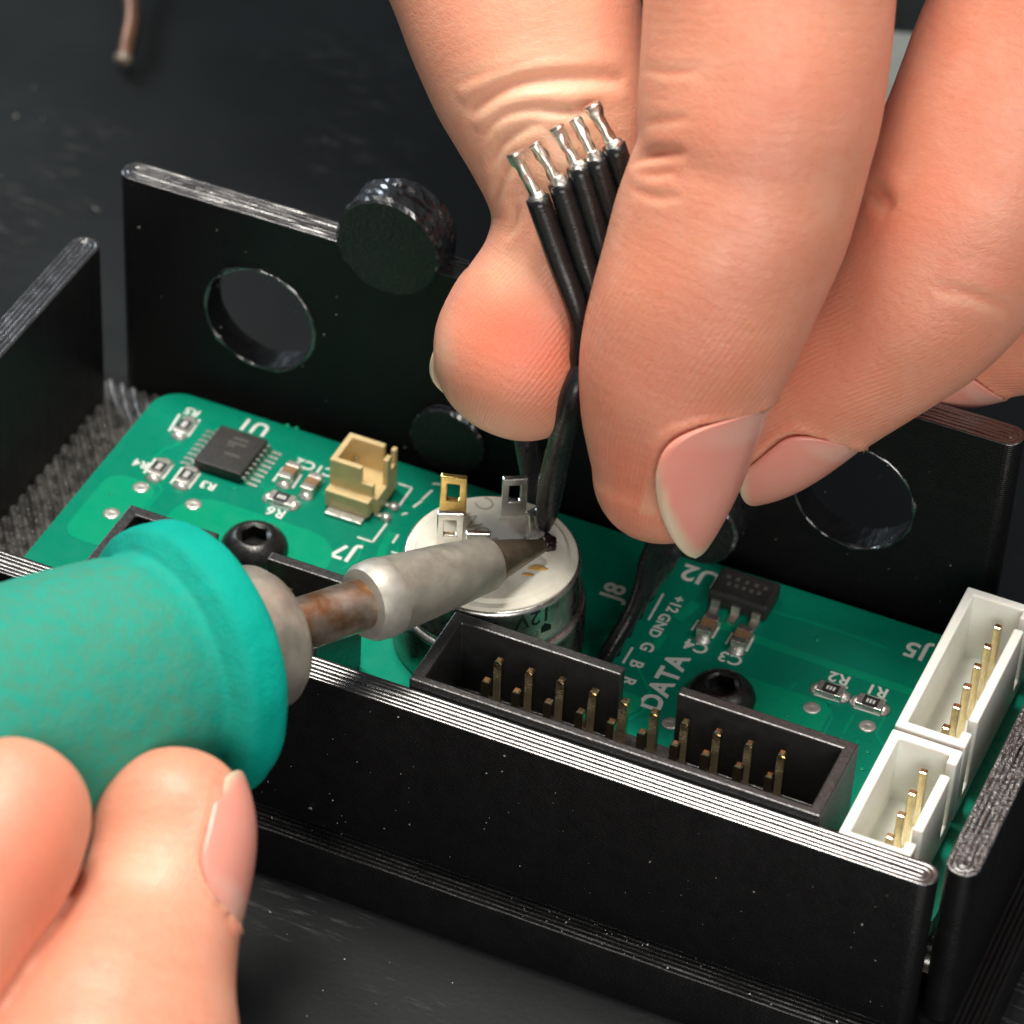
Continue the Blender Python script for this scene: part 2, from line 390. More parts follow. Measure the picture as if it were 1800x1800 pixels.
for hx, hz, sd in ((-34.7, 8.9, 1), (18.1, 9.6, 2)):
    # ragged lip of the hole
    pts = []
    vs = []; fs = []; n = 72
    for i in range(n):
        a = 2*PI*i/n
        for j in range(6):
            b = 2*PI*j/6; jj = 0.10*noise.noise(Vector((math.cos(a)*4+sd, math.sin(a)*4, 0.3)))
            jj *= 2.2; rr = 5.08+(0.16+jj)*math.cos(b)+0.10*noise.noise(Vector((math.cos(a)*11+sd, math.sin(a)*11, b)))
            vs.append((hx+rr*math.cos(a), 30.98+(0.13+jj)*math.sin(b), hz+rr*math.sin(a)))
    for i in range(n):
        for j in range(6): fs.append([i*6+j, i*6+(j+1) % 6, ((i+1) % n)*6+(j+1) % 6, ((i+1) % n)*6+j])
    tpart('hole_lip', mesh('hole_lip', vs, fs), 'bead', True)
for bx, bz, y0, y1, r in ((-23.0, 20.6, 30.5, 34.3, 4.6), (-17.0, 2.6, 30.3, 31.2, 3.4), (5.6, 3.4, 28.6, 31.2, 3.9)):
    o = link('boss', ycyl(r, y0, y1, 64, 0.22), 'rough_print', None, False); o.data.materials.append(M['bead'])
    for p in o.data.polygons:
        if abs(p.normal.y) < 0.9: p.material_index = 1
    o.location = (bx, 0, bz)
    bpy.context.view_layer.update()
    o.parent = tray; o.matrix_parent_inverse = tray.matrix_world.inverted()

# ------------------------------------------------------------------ the circuit board
pcb = tag(empty('circuit_board', (-3, 13, -1.6)), 'green circuit board with white lettering, connectors and chips inside the black tray', 'circuit board')
bpy.context.view_layer.update()
PINV = pcb.matrix_world.inverted()
def bpart(name, me, mat, parent=None, smooth=False, loc=None, rz=0):
    o = link(name, me, mat, None, smooth)
    if loc is not None: o.location = loc
    o.rotation_euler.z = rz
    if parent is None: o.parent = pcb; o.matrix_parent_inverse = PINV
    else:
        o.parent = parent; o.matrix_parent_inverse = (PINV.inverted() @ parent_local(parent)).inverted()
    return o
def parent_local(p): return PINV @ p.matrix_parent_inverse.inverted() @ p.matrix_parent_inverse @ Matrix.Translation(p.location) @ p.rotation_euler.to_matrix().to_4x4() if False else (p.matrix_parent_inverse.inverted() @ p.matrix_parent_inverse @ PINV @ Matrix.Translation(p.location) @ p.rotation_euler.to_matrix().to_4x4())
bd = bpart('board', poly_plate('board', rrect(-42.8, 36.9, -2.9, 29.15, 2.6, (1, 1), 10), -1.6, 0.0), 'mask')
bd.data.materials.append(M['edge'])
for p in bd.data.polygons:
    if abs(p.normal.z) < 0.5: p.material_index = 1
# copper under the mask: pours and tracks stand a hair proud
def pour(pts, z=0.02, mat='mask_hi', name='copper_pour'): return bpart(name, poly_plate(name, pts, -0.01, z), mat)
def B(px, py): p = at(px, py, z=0.0); return (p[0], p[1])
def track(pts, wdt, z=0.016, mat='mask_hi'):
    P = [np.array(B(*q)) for q in pts]; L = []; Rr = []
    for i, p in enumerate(P):
        t = (P[min(i+1, len(P)-1)]-P[max(i-1, 0)]); t /= np.linalg.norm(t); nn = np.array([-t[1], t[0]])*wdt/2
        L.append(p+nn); Rr.append(p-nn)
    return pour([tuple(q) for q in L+Rr[::-1]], z, mat, 'copper_track')
def blob(cx, cy, rx, ry, x1=None, n=28):
    return [(cx+rx*math.cos(2*PI*i/n), cy+ry*math.sin(2*PI*i/n)) for i in range(n)]
pour(rrect(-34.8, -20.3, 8.4, 17.9, 3.2, (1, 1), 6))
pour(rrect(12.0, 22.4, 9.0, 17.6, 1.2, (1, 1), 5))
pour(rrect(-41.6, -36.9, 8.5, 17.3, 1.6, (1, 1), 5))
pour(rrect(5.9, 8.7, 9.4, 11.7, 0.8, (1, 1), 5))
pour(rrect(-8.2, -2.0, -2.6, 4.0, 0.5, (1, 1), 3)); pour(rrect(-12.8, -9.6, -2.2, 4.5, 0.5, (1, 1), 3))
track([(1325, 1122), (1450, 1166), (1606, 1218), (1640, 1228)], 0.85)
track([(1272, 1108), (1282, 1075), (1290, 1062)], 1.0); track([(1225, 1060), (1190, 1088)], 0.9)
track([(318, 780), (288, 790), (268, 808)], 0.22); track([(274, 840), (285, 862), (262, 888), (258, 900)], 0.22)
track([(308, 852), (314, 868)], 0.2); track([(1462, 1228), (1440, 1278)], 0.2); track([(1500, 1258), (1482, 1290)], 0.2)
track([(1120, 1172), (1142, 1215), (1130, 1250), (1105, 1265)], 0.24); track([(1150, 1140), (1165, 1118), (1172, 1118)], 0.7)
track([(690, 935), (672, 965), (668, 985)], 0.7); track([(520, 845), (470, 860)], 0.25); track([(1455, 1238), (1462, 1262), (1448, 1290)], 0.2)
track([(520, 800), (560, 815), (590, 838)], 0.18); track([(452, 838), (470, 866), (468, 900)], 0.18); track([(1360, 1075), (1420, 1092), (1500, 1118), (1560, 1140)], 0.25)
track([(1400, 1200), (1385, 1215), (1350, 1204)], 0.2); track([(1510, 1300), (1480, 1345), (1500, 1360)], 0.18); track([(1560, 1250), (1540, 1290), (1552, 1310)], 0.2); track([(640, 950), (628, 985), (600, 1000)], 0.2); track([(700, 960), (690, 1000)], 0.2)
# plated holes
def dome(r, h, n=20): return lathe('dome', [(r, 0), (r*0.97, h*0.4), (r*0.7, h*0.85), (r*0.25, h), (0.01, h)], n)
via_me = lathe('via', [(0.70, 0.0), (0.70, 0.03), (0.58, 0.07), (0.36, 0.10), (0.2, 0.08), (0.02, 0.07)], 22)
for px, py in ((248, 857), (340, 887), (1427, 1245), (1525, 1277), (1178, 1272), (196, 903)):
    x, y = B(px, py); bpart('plated_hole', via_me, 'solder', loc=(x, y, 0.015), smooth=True)
tiny = dome(0.22, 0.1, 12)
for px, py in ((412, 858), (505, 748), (521, 753), (570, 868), (196, 868), (1436, 1124), (1384, 1258), (1478, 1300), (1505, 1325), (1490, 1345), (1525, 1322), (1462, 1300), (1540, 1342), (1515, 1352)):
    x, y = B(px, py); bpart('solder_dot', tiny, 'solder' if px < 1000 or px == 1436 else 'mask_hi', loc=(x, y, 0.0), smooth=True)
# white lettering
def silk(s, px, py, size, rot, bold=0.022, mat='silk', z=0.012, space=1.05):
    p = at(px, py, z=z); o = bpart('printed_lettering', text_mesh(s, size, 0.006, bold, space), mat, loc=(p[0], p[1], z), rz=rot); return o
U = PI                                   # the board lies upside down to the camera
silk('U1', 447, 750, 2.2, U); silk('J7', 604, 970, 2.5, U); silk('U2', 1232, 1012, 2.7, U)
silk('R5', 338, 724, 1.25, U); silk('R4', 248, 815, 1.25, U); silk('R3', 366, 853, 1.25, U)
silk('C2', 537, 816, 1.5, U); silk('C1', 572, 828, 1.5, U); silk('R6', 485, 900, 1.5, U)
silk('C4', 1224, 1136, 1.65, U); silk('C3', 1284, 1157, 1.65, U); silk('R2', 1475, 1192, 1.6, U); silk('R1', 1542, 1214, 1.6, U)
silk('J5', 1610, 1143, 2.5, U)
silk('DATA', 1169, 1200, 2.5, PI/2, 0.03); silk('J8', 1080, 1040, 2.5, PI/2)
silk('+12', 1187, 1062, 1.3, -PI/2, 0.03); silk('GND', 1159, 1099, 1.3, -PI/2, 0.03); silk('G', 1137, 1137, 1.5, -PI/2, 0.03)
silk('B', 1118, 1167, 1.5, -PI/2, 0.03); silk('R', 1104, 1197, 1.5, -PI/2, 0.03)
def silk_line(a, b, wdt=0.2):
    A = np.array(B(*a)); Bq = np.array(B(*b)); t = (Bq-A)/np.linalg.norm(Bq-A); n = np.array([-t[1], t[0]])*wdt/2
    return bpart('printed_line', poly_plate('printed_line', [tuple(A-n), tuple(Bq-n), tuple(Bq+n), tuple(A+n)], 0.002, 0.02), 'silk')
for a, b in (((1166, 1044), (1140, 1090)), ((1112, 1138), (1095, 1166)), ((297, 758), (316, 728)), ((330, 768), (351, 738)), ((253, 832), (274, 806)), ((285, 843), (305, 816)),
             ((300, 850), (321, 822)), ((331, 859), (352, 832)), ((344, 820), (424, 847)), ((480, 846), (498, 822)), ((514, 858), (530, 834)), ((549, 870), (568, 846)), ((470, 883), (510, 897)), ((700, 850), (724, 858)), ((724, 858), (700, 892)), ((628, 944), (655, 953)), ((655, 953), (680, 920)),
             ((1216, 1108), (1228, 1090)), ((1252, 1122), (1264, 1102)), ((1276, 1132), (1288, 1112)), ((1312, 1145), (1324, 1121)), ((1430, 1220), (1477, 1234)), ((1442, 1196), (1490, 1210)), ((1500, 1243), (1548, 1258)), ((1512, 1219), (1558, 1232)),
             ((1343, 1085), (1363, 1056)), ((700, 940), (690, 955)), ((742, 878), (760, 862)), ((706, 905), (716, 902)), ((726, 892), (742, 880)), ((688, 970), (702, 975)), ((775, 852), (760, 850)), ((1440, 1285), (1452, 1262)))[:-1]:
    silk_line(a, b)
# chip packages
def chip_tssop():
    o = bpart('chip', cells('chip', [-2.2, 2.2], [-2.55, 2.55], [0.15, 1.1], lambda i, j, k: True), 'chip', loc=(-33.4, 23.1, 0)); bevel(o, 0.12, 2)
    # leads: foot, knee and shoulder
    for sx in (-1, 1):
        pts = [(0.0, 0.0), (0.62, 0.0), (0.62, 0.14), (0.2, 0.14), (0.06, 0.62), (-0.35, 0.62), (-0.35, 0.5), (-0.03, 0.5), (0.02, 0.14)]
        pts = [(0.12, 0.02), (1.15, 0.02), (1.15, 0.12), (0.3, 0.2), (0.08, 0.66), (-0.3, 0.66), (-0.3, 0.52), (-0.02, 0.52)]
        vs = []; n = len(pts)
        for yy in (-0.14, 0.14): vs += [(sx*(2.4+x), yy, z) for x, z in pts]
        fs = [list(range(n)), [n+i for i in range(n)][::-1]]+[[i, (i+1) % n, n+(i+1) % n, n+i] for i in range(n)]
        me = mesh('lead', vs, fs)
        for k in range(8):
            l = link('lead', me, 'tin', o); l.location = (0, -2.275+0.65*k, 0)
    t = link('chip_marking', text_mesh('S', 0.9, 0.004), 'chipink', o); t.location = (-0.2, 0.5, 1.105); t.rotation_euler.z = PI/2
    for k, yy in enumerate((1.5, 0.9, -0.6)):
        t = link('chip_marking', box('mark', -0.5-0.3*(k % 2), 0.9, -0.12, 0.12, 0, 0.006), 'chipink', o); t.location = (0.1*k, yy, 1.103)
    return o
chip_tssop()
def chip_sot223():
    o = bpart('chip', cells('chip', [-3.25*0.78, 3.25*0.78], [-1.7, 1.7], [0.1, 1.65], lambda i, j, k: True), 'chip', loc=(11.6, 25.7, 0)); bevel(o, 0.25, 2)
    pts = [(0.15, 0.02), (1.45, 0.02), (1.45, 0.25), (0.5, 0.28), (0.35, 0.95), (-0.4, 0.95), (-0.4, 0.7), (0.12, 0.7)]; n = len(pts)
    vs = []
    for xx in (-0.36, 0.36): vs += [(xx, -(1.55+a), z) for a, z in pts]
    fs = [list(range(n)), [n+i for i in range(n)][::-1]]+[[i, (i+1) % n, n+(i+1) % n, n+i] for i in range(n)]
    me = mesh('lead', vs, fs)
    for k in (-1, 0, 1):
        l = link('lead', me, 'tin', o); l.location = (k*1.75, 0, 0)
    tb = link('tab', box('tab', -1.5, 1.5, 1.6, 2.9, 0.1, 0.35), 'tin', o)
    for yy, wv in ((0.55, 1.6), (-0.25, 1.3)):
        for k in range(5):
            t = link('chip_marking', box('mark', -0.16, 0.16, -0.22, 0.22, 0, 0.006), 'chipink', o); t.location = (-wv+k*wv*0.5, yy, 1.653)
    return o
chip_sot223()
def two_ends(name, px, py, length, width, h, body, along, rz=0.0, mark=False):
    """a chip resistor or capacitor with its two soldered ends"""
    p = at(px, py, z=h/2)
    o = bpart(name, box(name, -length/2+0.3, length/2-0.3, -width/2, width/2, 0.05, h), body, loc=(p[0], p[1], 0), rz=(0 if along == 'x' else PI/2)+rz); bevel(o, 0.04)
    e = box('end_cap', -0.34, 0.30, -width/2-0.015, width/2+0.015, 0.03, h+0.02)
    for s in (-1, 1):
        q = link('end_cap', e, 'tin', o); q.location = (s*(length/2-0.3), 0, 0); q.rotation_euler.z = 0 if s < 0 else PI; bevel(q, 0.06)
        f = lathe('fillet', [(width*0.62, 0.0), (width*0.5, 0.10), (width*0.36, 0.3), (0.02, 0.42)], 14)
        q2 = link('solder_fillet', f, 'solder', o, True); q2.location = (s*(length/2+0.12), 0, 0.01); q2.scale = (0.7, 1, 1)
    if mark:
        t = link('resistor_top', box('rt', -length/2+0.42, length/2-0.42, -width/2+0.05, width/2-0.05, h, h+0.03), 'res', o)
        for k in range(3):
            b = link('resistor_marking', box('rm', -0.09, 0.09, -0.22, 0.22, 0, 0.006), 'silk', o); b.location = ((k-1)*0.27, 0, h+0.031)
    return o
for px, py in ((1244, 1102), (1304, 1122)): two_ends('capacitor', px, py, 2.1, 1.2, 1.0, 'cap', 'y')
for px, py in ((509, 832), (548, 852)): two_ends('capacitor', px, py, 2.1, 1.15, 0.9, 'cap', 'y')
for px, py in ((1460, 1214), (1530, 1237), (495, 878)): two_ends('resistor', px, py, 2.1, 1.25, 0.5, 'ceramic', 'x', mark=True)
for px, py in ((324, 750), (280, 824), (328, 838)): two_ends('resistor', px, py, 2.0, 1.2, 0.5, 'ceramic', 'y', mark=True)
# shrouded pin headers
pin_sq = cells('pin', [-0.32, 0.32], [-0.32, 0.32], [-2.6, 8.05], lambda i, j, k: True)
bm = bmesh.new(); bm.from_mesh(pin_sq)
for v in bm.verts:
    if v.co.z > 8: pass
top = [v for v in bm.verts if v.co.z > 8]
for sc_, zz in ((0.86, 8.16), (0.76, 8.25), (0.85, 8.30)):
    r = bmesh.ops.extrude_face_region(bm, geom=[f for f in bm.faces if all(v.co.z > 8 for v in f.verts) and f.normal.z > 0.9])
    nvs = [g for g in r['geom'] if isinstance(g, bmesh.types.BMVert)]
    for v in nvs: v.co.x *= sc_; v.co.y *= sc_; v.co.z = zz
    bm.normal_update()
    for f in [f for f in bm.faces if f.normal.z > 0.99 and f.calc_center_median().z < zz-0.01 and f.calc_center_median().z > 8]: bm.faces.remove(f)
bm.normal_update()
bm.to_mesh(pin_sq); bm.free()
def box_header(npin, cx, cy, label):
    half = (npin-1)*2.54/2+5.06
    xs = [-half, -half+1.0, -2.3, 2.3, half-1.0, half]; ys = [-4.5, -3.75, 2.95, 3.95]; zs = [0.12, 2.3, 9.0]
    def fill(i, j, k):
        if k == 0: return not (j == 2 and i == 2 and False)
        if i in (0, 4): return True
        if j == 0: return True
        if j == 2: return i in (1, 3)
        return False
    xs2, zs2 = xs, zs
    o = bpart('box_header', cells('box_header', xs2, ys, zs2, fill), 'shroud', loc=(cx, cy, 0)); bevel(o, 0.14, 2)
    o['label'] = label
    for r_ in range(2):
        for k in range(npin):
            p = link('pin', pin_sq, 'brass', o); p.location = ((k-(npin-1)/2)*2.54, -1.27+2.54*r_, 0)
            p.rotation_euler = (random.uniform(-0.012, 0.012), random.uniform(-0.012, 0.012), 0)
    return o
h1 = box_header(10, 11.43, 1.27, 'long black twenty pin header in front of the switch')
h2 = box_header(5, -22.95, 1.2, 'short black header beside the iron, mostly hidden by it')
# white shrouded connectors along the right edge
wpin = cells('pin', [-0.32, 0.32], [-0.32, 0.32], [0.5, 7.15], lambda i, j, k: True)
def white_connector(npin, y_first, label):
    y1 = y_first+2.45; y0 = y_first-2.5*(npin-1)-2.45
    xs = [29.35, 30.15, 34.15, 34.95]; ys = [y0, y0+0.8, y0+1.7, y0+3.0, y1-3.0, y1-1.7, y1-0.8, y1]; zs = [0.1, 1.6, 5.2, 8.0]
    def fill(i, j, k):
        if k == 0: return True
        if i == 0 or j in (0, 6): return not (i == 2 and k == 2 and False)
        if i == 2:
            if j in (2, 4): return k == 1 and False
            return True if j == 3 else (j in (1, 5))
        return False
    yc = (y0+y1)/2
    o = bpart('white_connector', cells('white_connector', [x-32 for x in xs], [y-yc for y in ys], zs, fill), 'white_nylon', loc=(32, yc, 0)); bevel(o, 0.16, 3)
    o['label'] = label
    for k in range(npin):
        p = link('pin', wpin, 'brass', o); p.location = (32.75-32, y_first-2.5*k-yc, 0); bevel(p, 0.12, 2)
white_connector(6, 24.35, 'six pin white connector at the back')
white_connector(4, 6.55, 'four pin white connector at the front')
# small beige two pin socket
def beige_socket():
    xs = [-2.5, -1.9, 0.2, 0.75, 1.3, 2.0, 2.5]; ys = [-2.6, -1.7, -1.15, 0.3, 1.2, 1.9, 2.5]; zs = [0.35, 2.0, 3.2, 4.7]
    def fill(i, j, k):
        if k == 0: return not (i >= 5 and j < 1)
        if j == 0: return False
        if k == 1:
            if i in (0,): return True
            if j == 1: return i <= 3 or i == 4
            if j == 5: return True
            if i == 5: return j >= 3
            return False
        if i == 0: return True
        if j == 1: return i <= 2
        if j == 5: return i <= 3 or i == 5
        if i == 2: return j == 1
        if i == 5: return j in (3,)
        return False
    o = bpart('beige_socket', cells('beige_socket', xs, ys, zs, fill), 'beige_nylon', loc=(-21.5, 23.4, 0)); bevel(o, 0.1, 2); o.scale = (0.88, 0.92, 1.0)
    t = link('solder_tab', box('tab', -1.9, 1.9, -3.4, -2.2, 0.02, 0.35), 'solder', o); bevel(t, 0.1); t.location = (-0.2, -0.1, 0)
    q = link('solder_tab', box('tab2', -1.3, 1.0, -2.55, -2.3, 0.3, 1.0), 'steel', o)
    for yy in (0.75, -0.9):
        l = link('pin', cells('l', [1.8, 3.3], [-0.25, 0.25], [0.02, 0.3], lambda i, j, k: True), 'solder', o); l.location = (0.3, yy-0.6, 0); bevel(l, 0.08)
        f = link('solder_fillet', dome(0.55, 0.5, 14), 'solder', o, True); f.location = (3.35, yy-0.6, 0.02)
    for yy in (0.35, -0.65):
        l = link('pin', box('p', -0.22, 0.22, -0.2, 0.2, 1.9, 3.6), 'steel', o); l.location = (-0.9, yy+0.5, 0)
beige_socket()

# ------------------------------------------------------------------ screws
def hex_screw(loc, label):
    n = 48; vs = []; fs = []
    prof = [(2.72, 0.0), (2.78, 0.25), (2.72, 0.55), (2.45, 1.0), (2.0, 1.4), (1.55, 1.62), (1.38, 1.66), (1.28, 1.6)]
    for rr, z in prof:
        for i in range(n): a = 2*PI*i/n; vs.append((rr*math.cos(a), rr*math.sin(a), z))
    def hexr(a): a = (a % (PI/3))-PI/6; return 1.02/math.cos(a)
    for z in (1.5, 0.35):
        for i in range(n): a = 2*PI*i/n; q = hexr(a); vs.append((q*math.cos(a), q*math.sin(a), z))
    m = len(prof)+2
    for k in range(m-1):
        for i in range(n): j = (i+1) % n; fs.append([k*n+i, k*n+j, (k+1)*n+j, (k+1)*n+i])
    fs.append(list(range(n))[::-1]); fs.append([(m-1)*n+i for i in range(n)])
    e = tag(empty('hex_screw', (loc[0], loc[1], 0.02)), label, 'screw', 'black button head screws in the board')
    h = link('head', mesh('head', vs, fs), 'screw', e, True)
    mo = h.modifiers.new('es', 'EDGE_SPLIT'); mo.split_angle = math.radians(50)
    s = link('shank', lathe('shank', [(1.45, -5), (1.45, 0.1)], 20), 'screw', e, True)
p1 = at(447, 951, z=0.9); hex_screw(p1, 'black button head screw by the beige socket, its hex recess in full view')
p2 = at(1268, 1214, z=0.9); hex_screw(p2, 'black button head screw half hidden behind the long header, beside the DATA lettering')

# ------------------------------------------------------------------ the push button switch, standing upside down on the board
SX, SY = -5.25, 12.75; ZT = 9.3
sw = tag(empty('button_switch', (SX, SY, 0.03)), 'chrome push button switch with white plastic back and solder tabs, marked 12V', 'switch')
thr = []
for k in range(15):
    z = 0.0+k*0.3; thr += [(7.35, z), (7.62, z+0.15)]
bar = link('threaded_barrel', lathe('barrel', thr+[(7.45, 4.55), (7.3, 4.75)], 72), 'chrome', sw, True)
col_ = link('collar', lathe('collar', [(7.15, 4.76), (7.18, 5.2), (7.05, 5.35), (7.0, 8.3), (6.95, 8.6), (6.75, 8.72)], 72), 'chrome', sw, True)
bk = link('plastic_back', lathe('back', [(6.7, 8.4), (6.72, 8.9), (6.6, 9.0), (6.1, 9.02), (5.95, 9.16), (5.8, 9.27), (0.02, 9.27)], 72), 'sw_plastic', sw, True)
mo = bk.modifiers.new('es', 'EDGE_SPLIT'); mo.split_angle = math.radians(30)
def sw_text(s, size, a, z, mat='black_ink'):
    """lettering wrapped on the collar, upside down"""
    me = text_mesh(s, size, 0.004, 0.01)
    for v in me.vertices:
        x, y = -v.co.x, -v.co.y; th = a+x/7.02
        v.co = (7.03*math.cos(th)+v.co.z*math.cos(th), 7.03*math.sin(th), z+y)
    return link('printed_lettering', me, mat, sw)
va = math.atan2(EYE[1]-SY, EYE[0]-SX)
sw_text('12V', 2.0, va+0.52, 7.75)
b_ = link('printed_mark', poly_plate('m', [(0, 0), (0.9, 0), (0.9, 0.5), (0.3, 0.9), (0, 0.6)], 0, 0.03), 'black_ink', sw)
b_.location = (7.04*math.cos(va+0.62), 7.04*math.sin(va+0.62), 5.9); b_.rotation_euler = (PI/2, 0, va+0.62+PI/2)
def terminal(px, py, h, rz, mat, wd=2.0, lean=0.0):
    p = at(px, py, z=ZT+0.03)
    xs = [-wd/2, -wd/2+0.55, wd/2-0.55, wd/2]; zs = [-0.1, h*0.40, h*0.82, h]
    me = cells('terminal', xs, [-0.25, 0.25], zs, lambda i, j, k: not (i == 1 and k == 1))
    o = link('terminal', me, mat, sw); o.location = (p[0]-SX, p[1]-SY, ZT); o.rotation_euler = (lean, 0, rz); bevel(o, 0.09, 2)
    bs = link('terminal_foot', box('tf', -wd/2-0.2, wd/2+0.2, -0.4, 0.4, -0.1, 0.12), 'sw_plastic', o)
    return o
terminal(796, 903, 4.1, 0.30, 'gold', 2.1, 0.05)['label'] = 'gold plated terminal'
terminal(902, 905, 3.9, 0.55, 'steel', 2.0)
terminal(790, 962, 3.6, 0.42, 'steel', 2.1)
terminal(838, 985, 2.9, 0.42, 'steel', 1.9)
t5 = terminal(942, 950, 3.1, 1.15, 'steel', 1.7, -0.1); t5['label'] = 'terminal being soldered'
for s, px, py, sz, rz in (('C', 855, 886, 2.1, 2.7), ('N', 831, 917, 2.0, 2.4), ('O', 850, 936, 2.0, 2.4), ('N', 868, 955, 1.8, 2.4)):
    p = at(px, py, z=ZT); o = link('embossed_letter', text_mesh(s, sz, 0.02, 0.0), 'sw_ink', sw); o.location = (p[0]-SX, p[1]-SY, 9.28); o.rotation_euler.z = rz
# burnt flux and a drip of amber rosin round the joint
def lump(r, seed, sq=(1, 1, 0.6)):
    bm = bmesh.new(); bmesh.ops.create_icosphere(bm, subdivisions=3, radius=r)
    for v in bm.verts:
        n_ = v.co.normalized(); k = 1+0.45*noise.noise(n_*1.7+Vector((seed, 0, 0)))
        v.co = Vector((v.co.x*k*sq[0], v.co.y*k*sq[1], v.co.z*k*sq[2]))
    me = bpy.data.meshes.new('lump'); bm.to_mesh(me); bm.free(); return me
for px, py, rr, z, sd, mt_ in ((953, 949, 0.72, ZT+0.7, 1, 'flux'), (943, 940, 0.7, ZT+1.0, 2, 'solder'), (965, 958, 0.6, ZT+0.4, 3, 'flux'), (934, 948, 0.5, ZT+0.5, 5, 'flux'), (970, 950, 0.4, ZT+0.3, 8, 'flux'), (958, 966, 0.35, ZT+0.2, 9, 'solder')):
    p = at(px, py, z=z); o = link('solder_joint' if mt_ == 'solder' else 'burnt_flux', lump(rr, sd), mt_, sw, True); o.location = (p[0]-SX, p[1]-SY, z-0.03)
for px, py, rr in ((945, 998, 0.5), (928, 1010, 0.3)):
    p = at(px, py, z=ZT+0.02); o = link('rosin_spot', lump(rr, px, (1.5, 0.6, 0.16)), 'amber', sw, True); o.location = (p[0]-SX, p[1]-SY, ZT); o.rotation_euler.z = 0.4

# ------------------------------------------------------------------ the soldering iron
TIP = at(958, 957, z=10.9); FL = at(337, 1160, d=272.0)
ax = FL-TIP; LEN = np.linalg.norm(ax); ax /= LEN
iron = tag(empty('soldering_iron', tuple(TIP)), 'soldering iron with a teal foam grip and grey metal tip touching the switch', 'soldering iron')
iron.rotation_euler = Vector(ax).to_track_quat('Z', 'Y').to_euler()
def ipart(name, prof, mat, n=64, z0=0.0, es=None):
    o = link(name, lathe(name, [(r_, z-z0) for r_, z in prof], n), mat, iron, True); o.location = (0, 0, z0)
    mo = o.modifiers.new('es', 'EDGE_SPLIT'); mo.split_angle = math.radians(40); return o
tipo = ipart('tip', [(0.02, 0.0), (0.35, 0.05), (0.6, 0.3), (1.0, 2.2), (1.45, 4.2), (1.78, 5.6), (1.8, 6.0)], 'tip', 40)
for v in tipo.data.vertices:                        # bevelled working face
    if v.co.z < 2.2 and v.co.y > 0.25: v.co.y = 0.25+(v.co.y-0.25)*0.35
ipart('tip_sleeve', [(1.75, 5.7), (2.0, 5.72), (2.12, 5.95), (2.6, 10.6), (3.0, 15.9)], 'sleeve', 64)
ipart('sleeve_band', [(2.98, 15.85), (3.07, 16.05), (3.10, 16.6), (3.02, 17.6), (2.7, 18.2), (2.15, 18.35)], 'band')
ipart('shaft', [(1.95, 18.0), (2.0, 19.0), (2.0, 23.0), (2.05, 28.0)], 'neck')
L0 = LEN
ipart('collar', [(1.9, L0-7.6), (3.7, L0-7.6), (4.8, L0-7.3), (5.4, L0-6.5), (5.7, L0-5.0), (5.74, L0-3.9), (5.84, L0-3.7), (5.84, L0-3.4), (5.74, L0-3.2), (5.76, L0-1.0), (5.76, L0+3)], 'collar', 72)
G = [(5.6, -1.6), (6.6, -2.0), (7.8, -1.9), (9.2, -1.5), (10.05, -0.9), (10.4, 0.0), (10.4, 1.2), (10.15, 2.2), (9.4, 2.9), (8.8, 3.4), (8.75, 4.2), (9.0, 5.6), (9.2, 8), (9.3, 12), (9.4, 20), (9.5, 40), (9.3, 70), (9.2, 90)]
gp = catmull([(a, b, 0) for a, b in G], 5)
gr = ipart('foam_grip', [(a, L0+b) for a, b, _ in gp], 'foam', 96, L0)
for v in gr.data.vertices:
    k = 1+0.012*noise.noise(v.co*0.35)+0.006*noise.noise(v.co*1.4); v.co.x *= k; v.co.y *= k

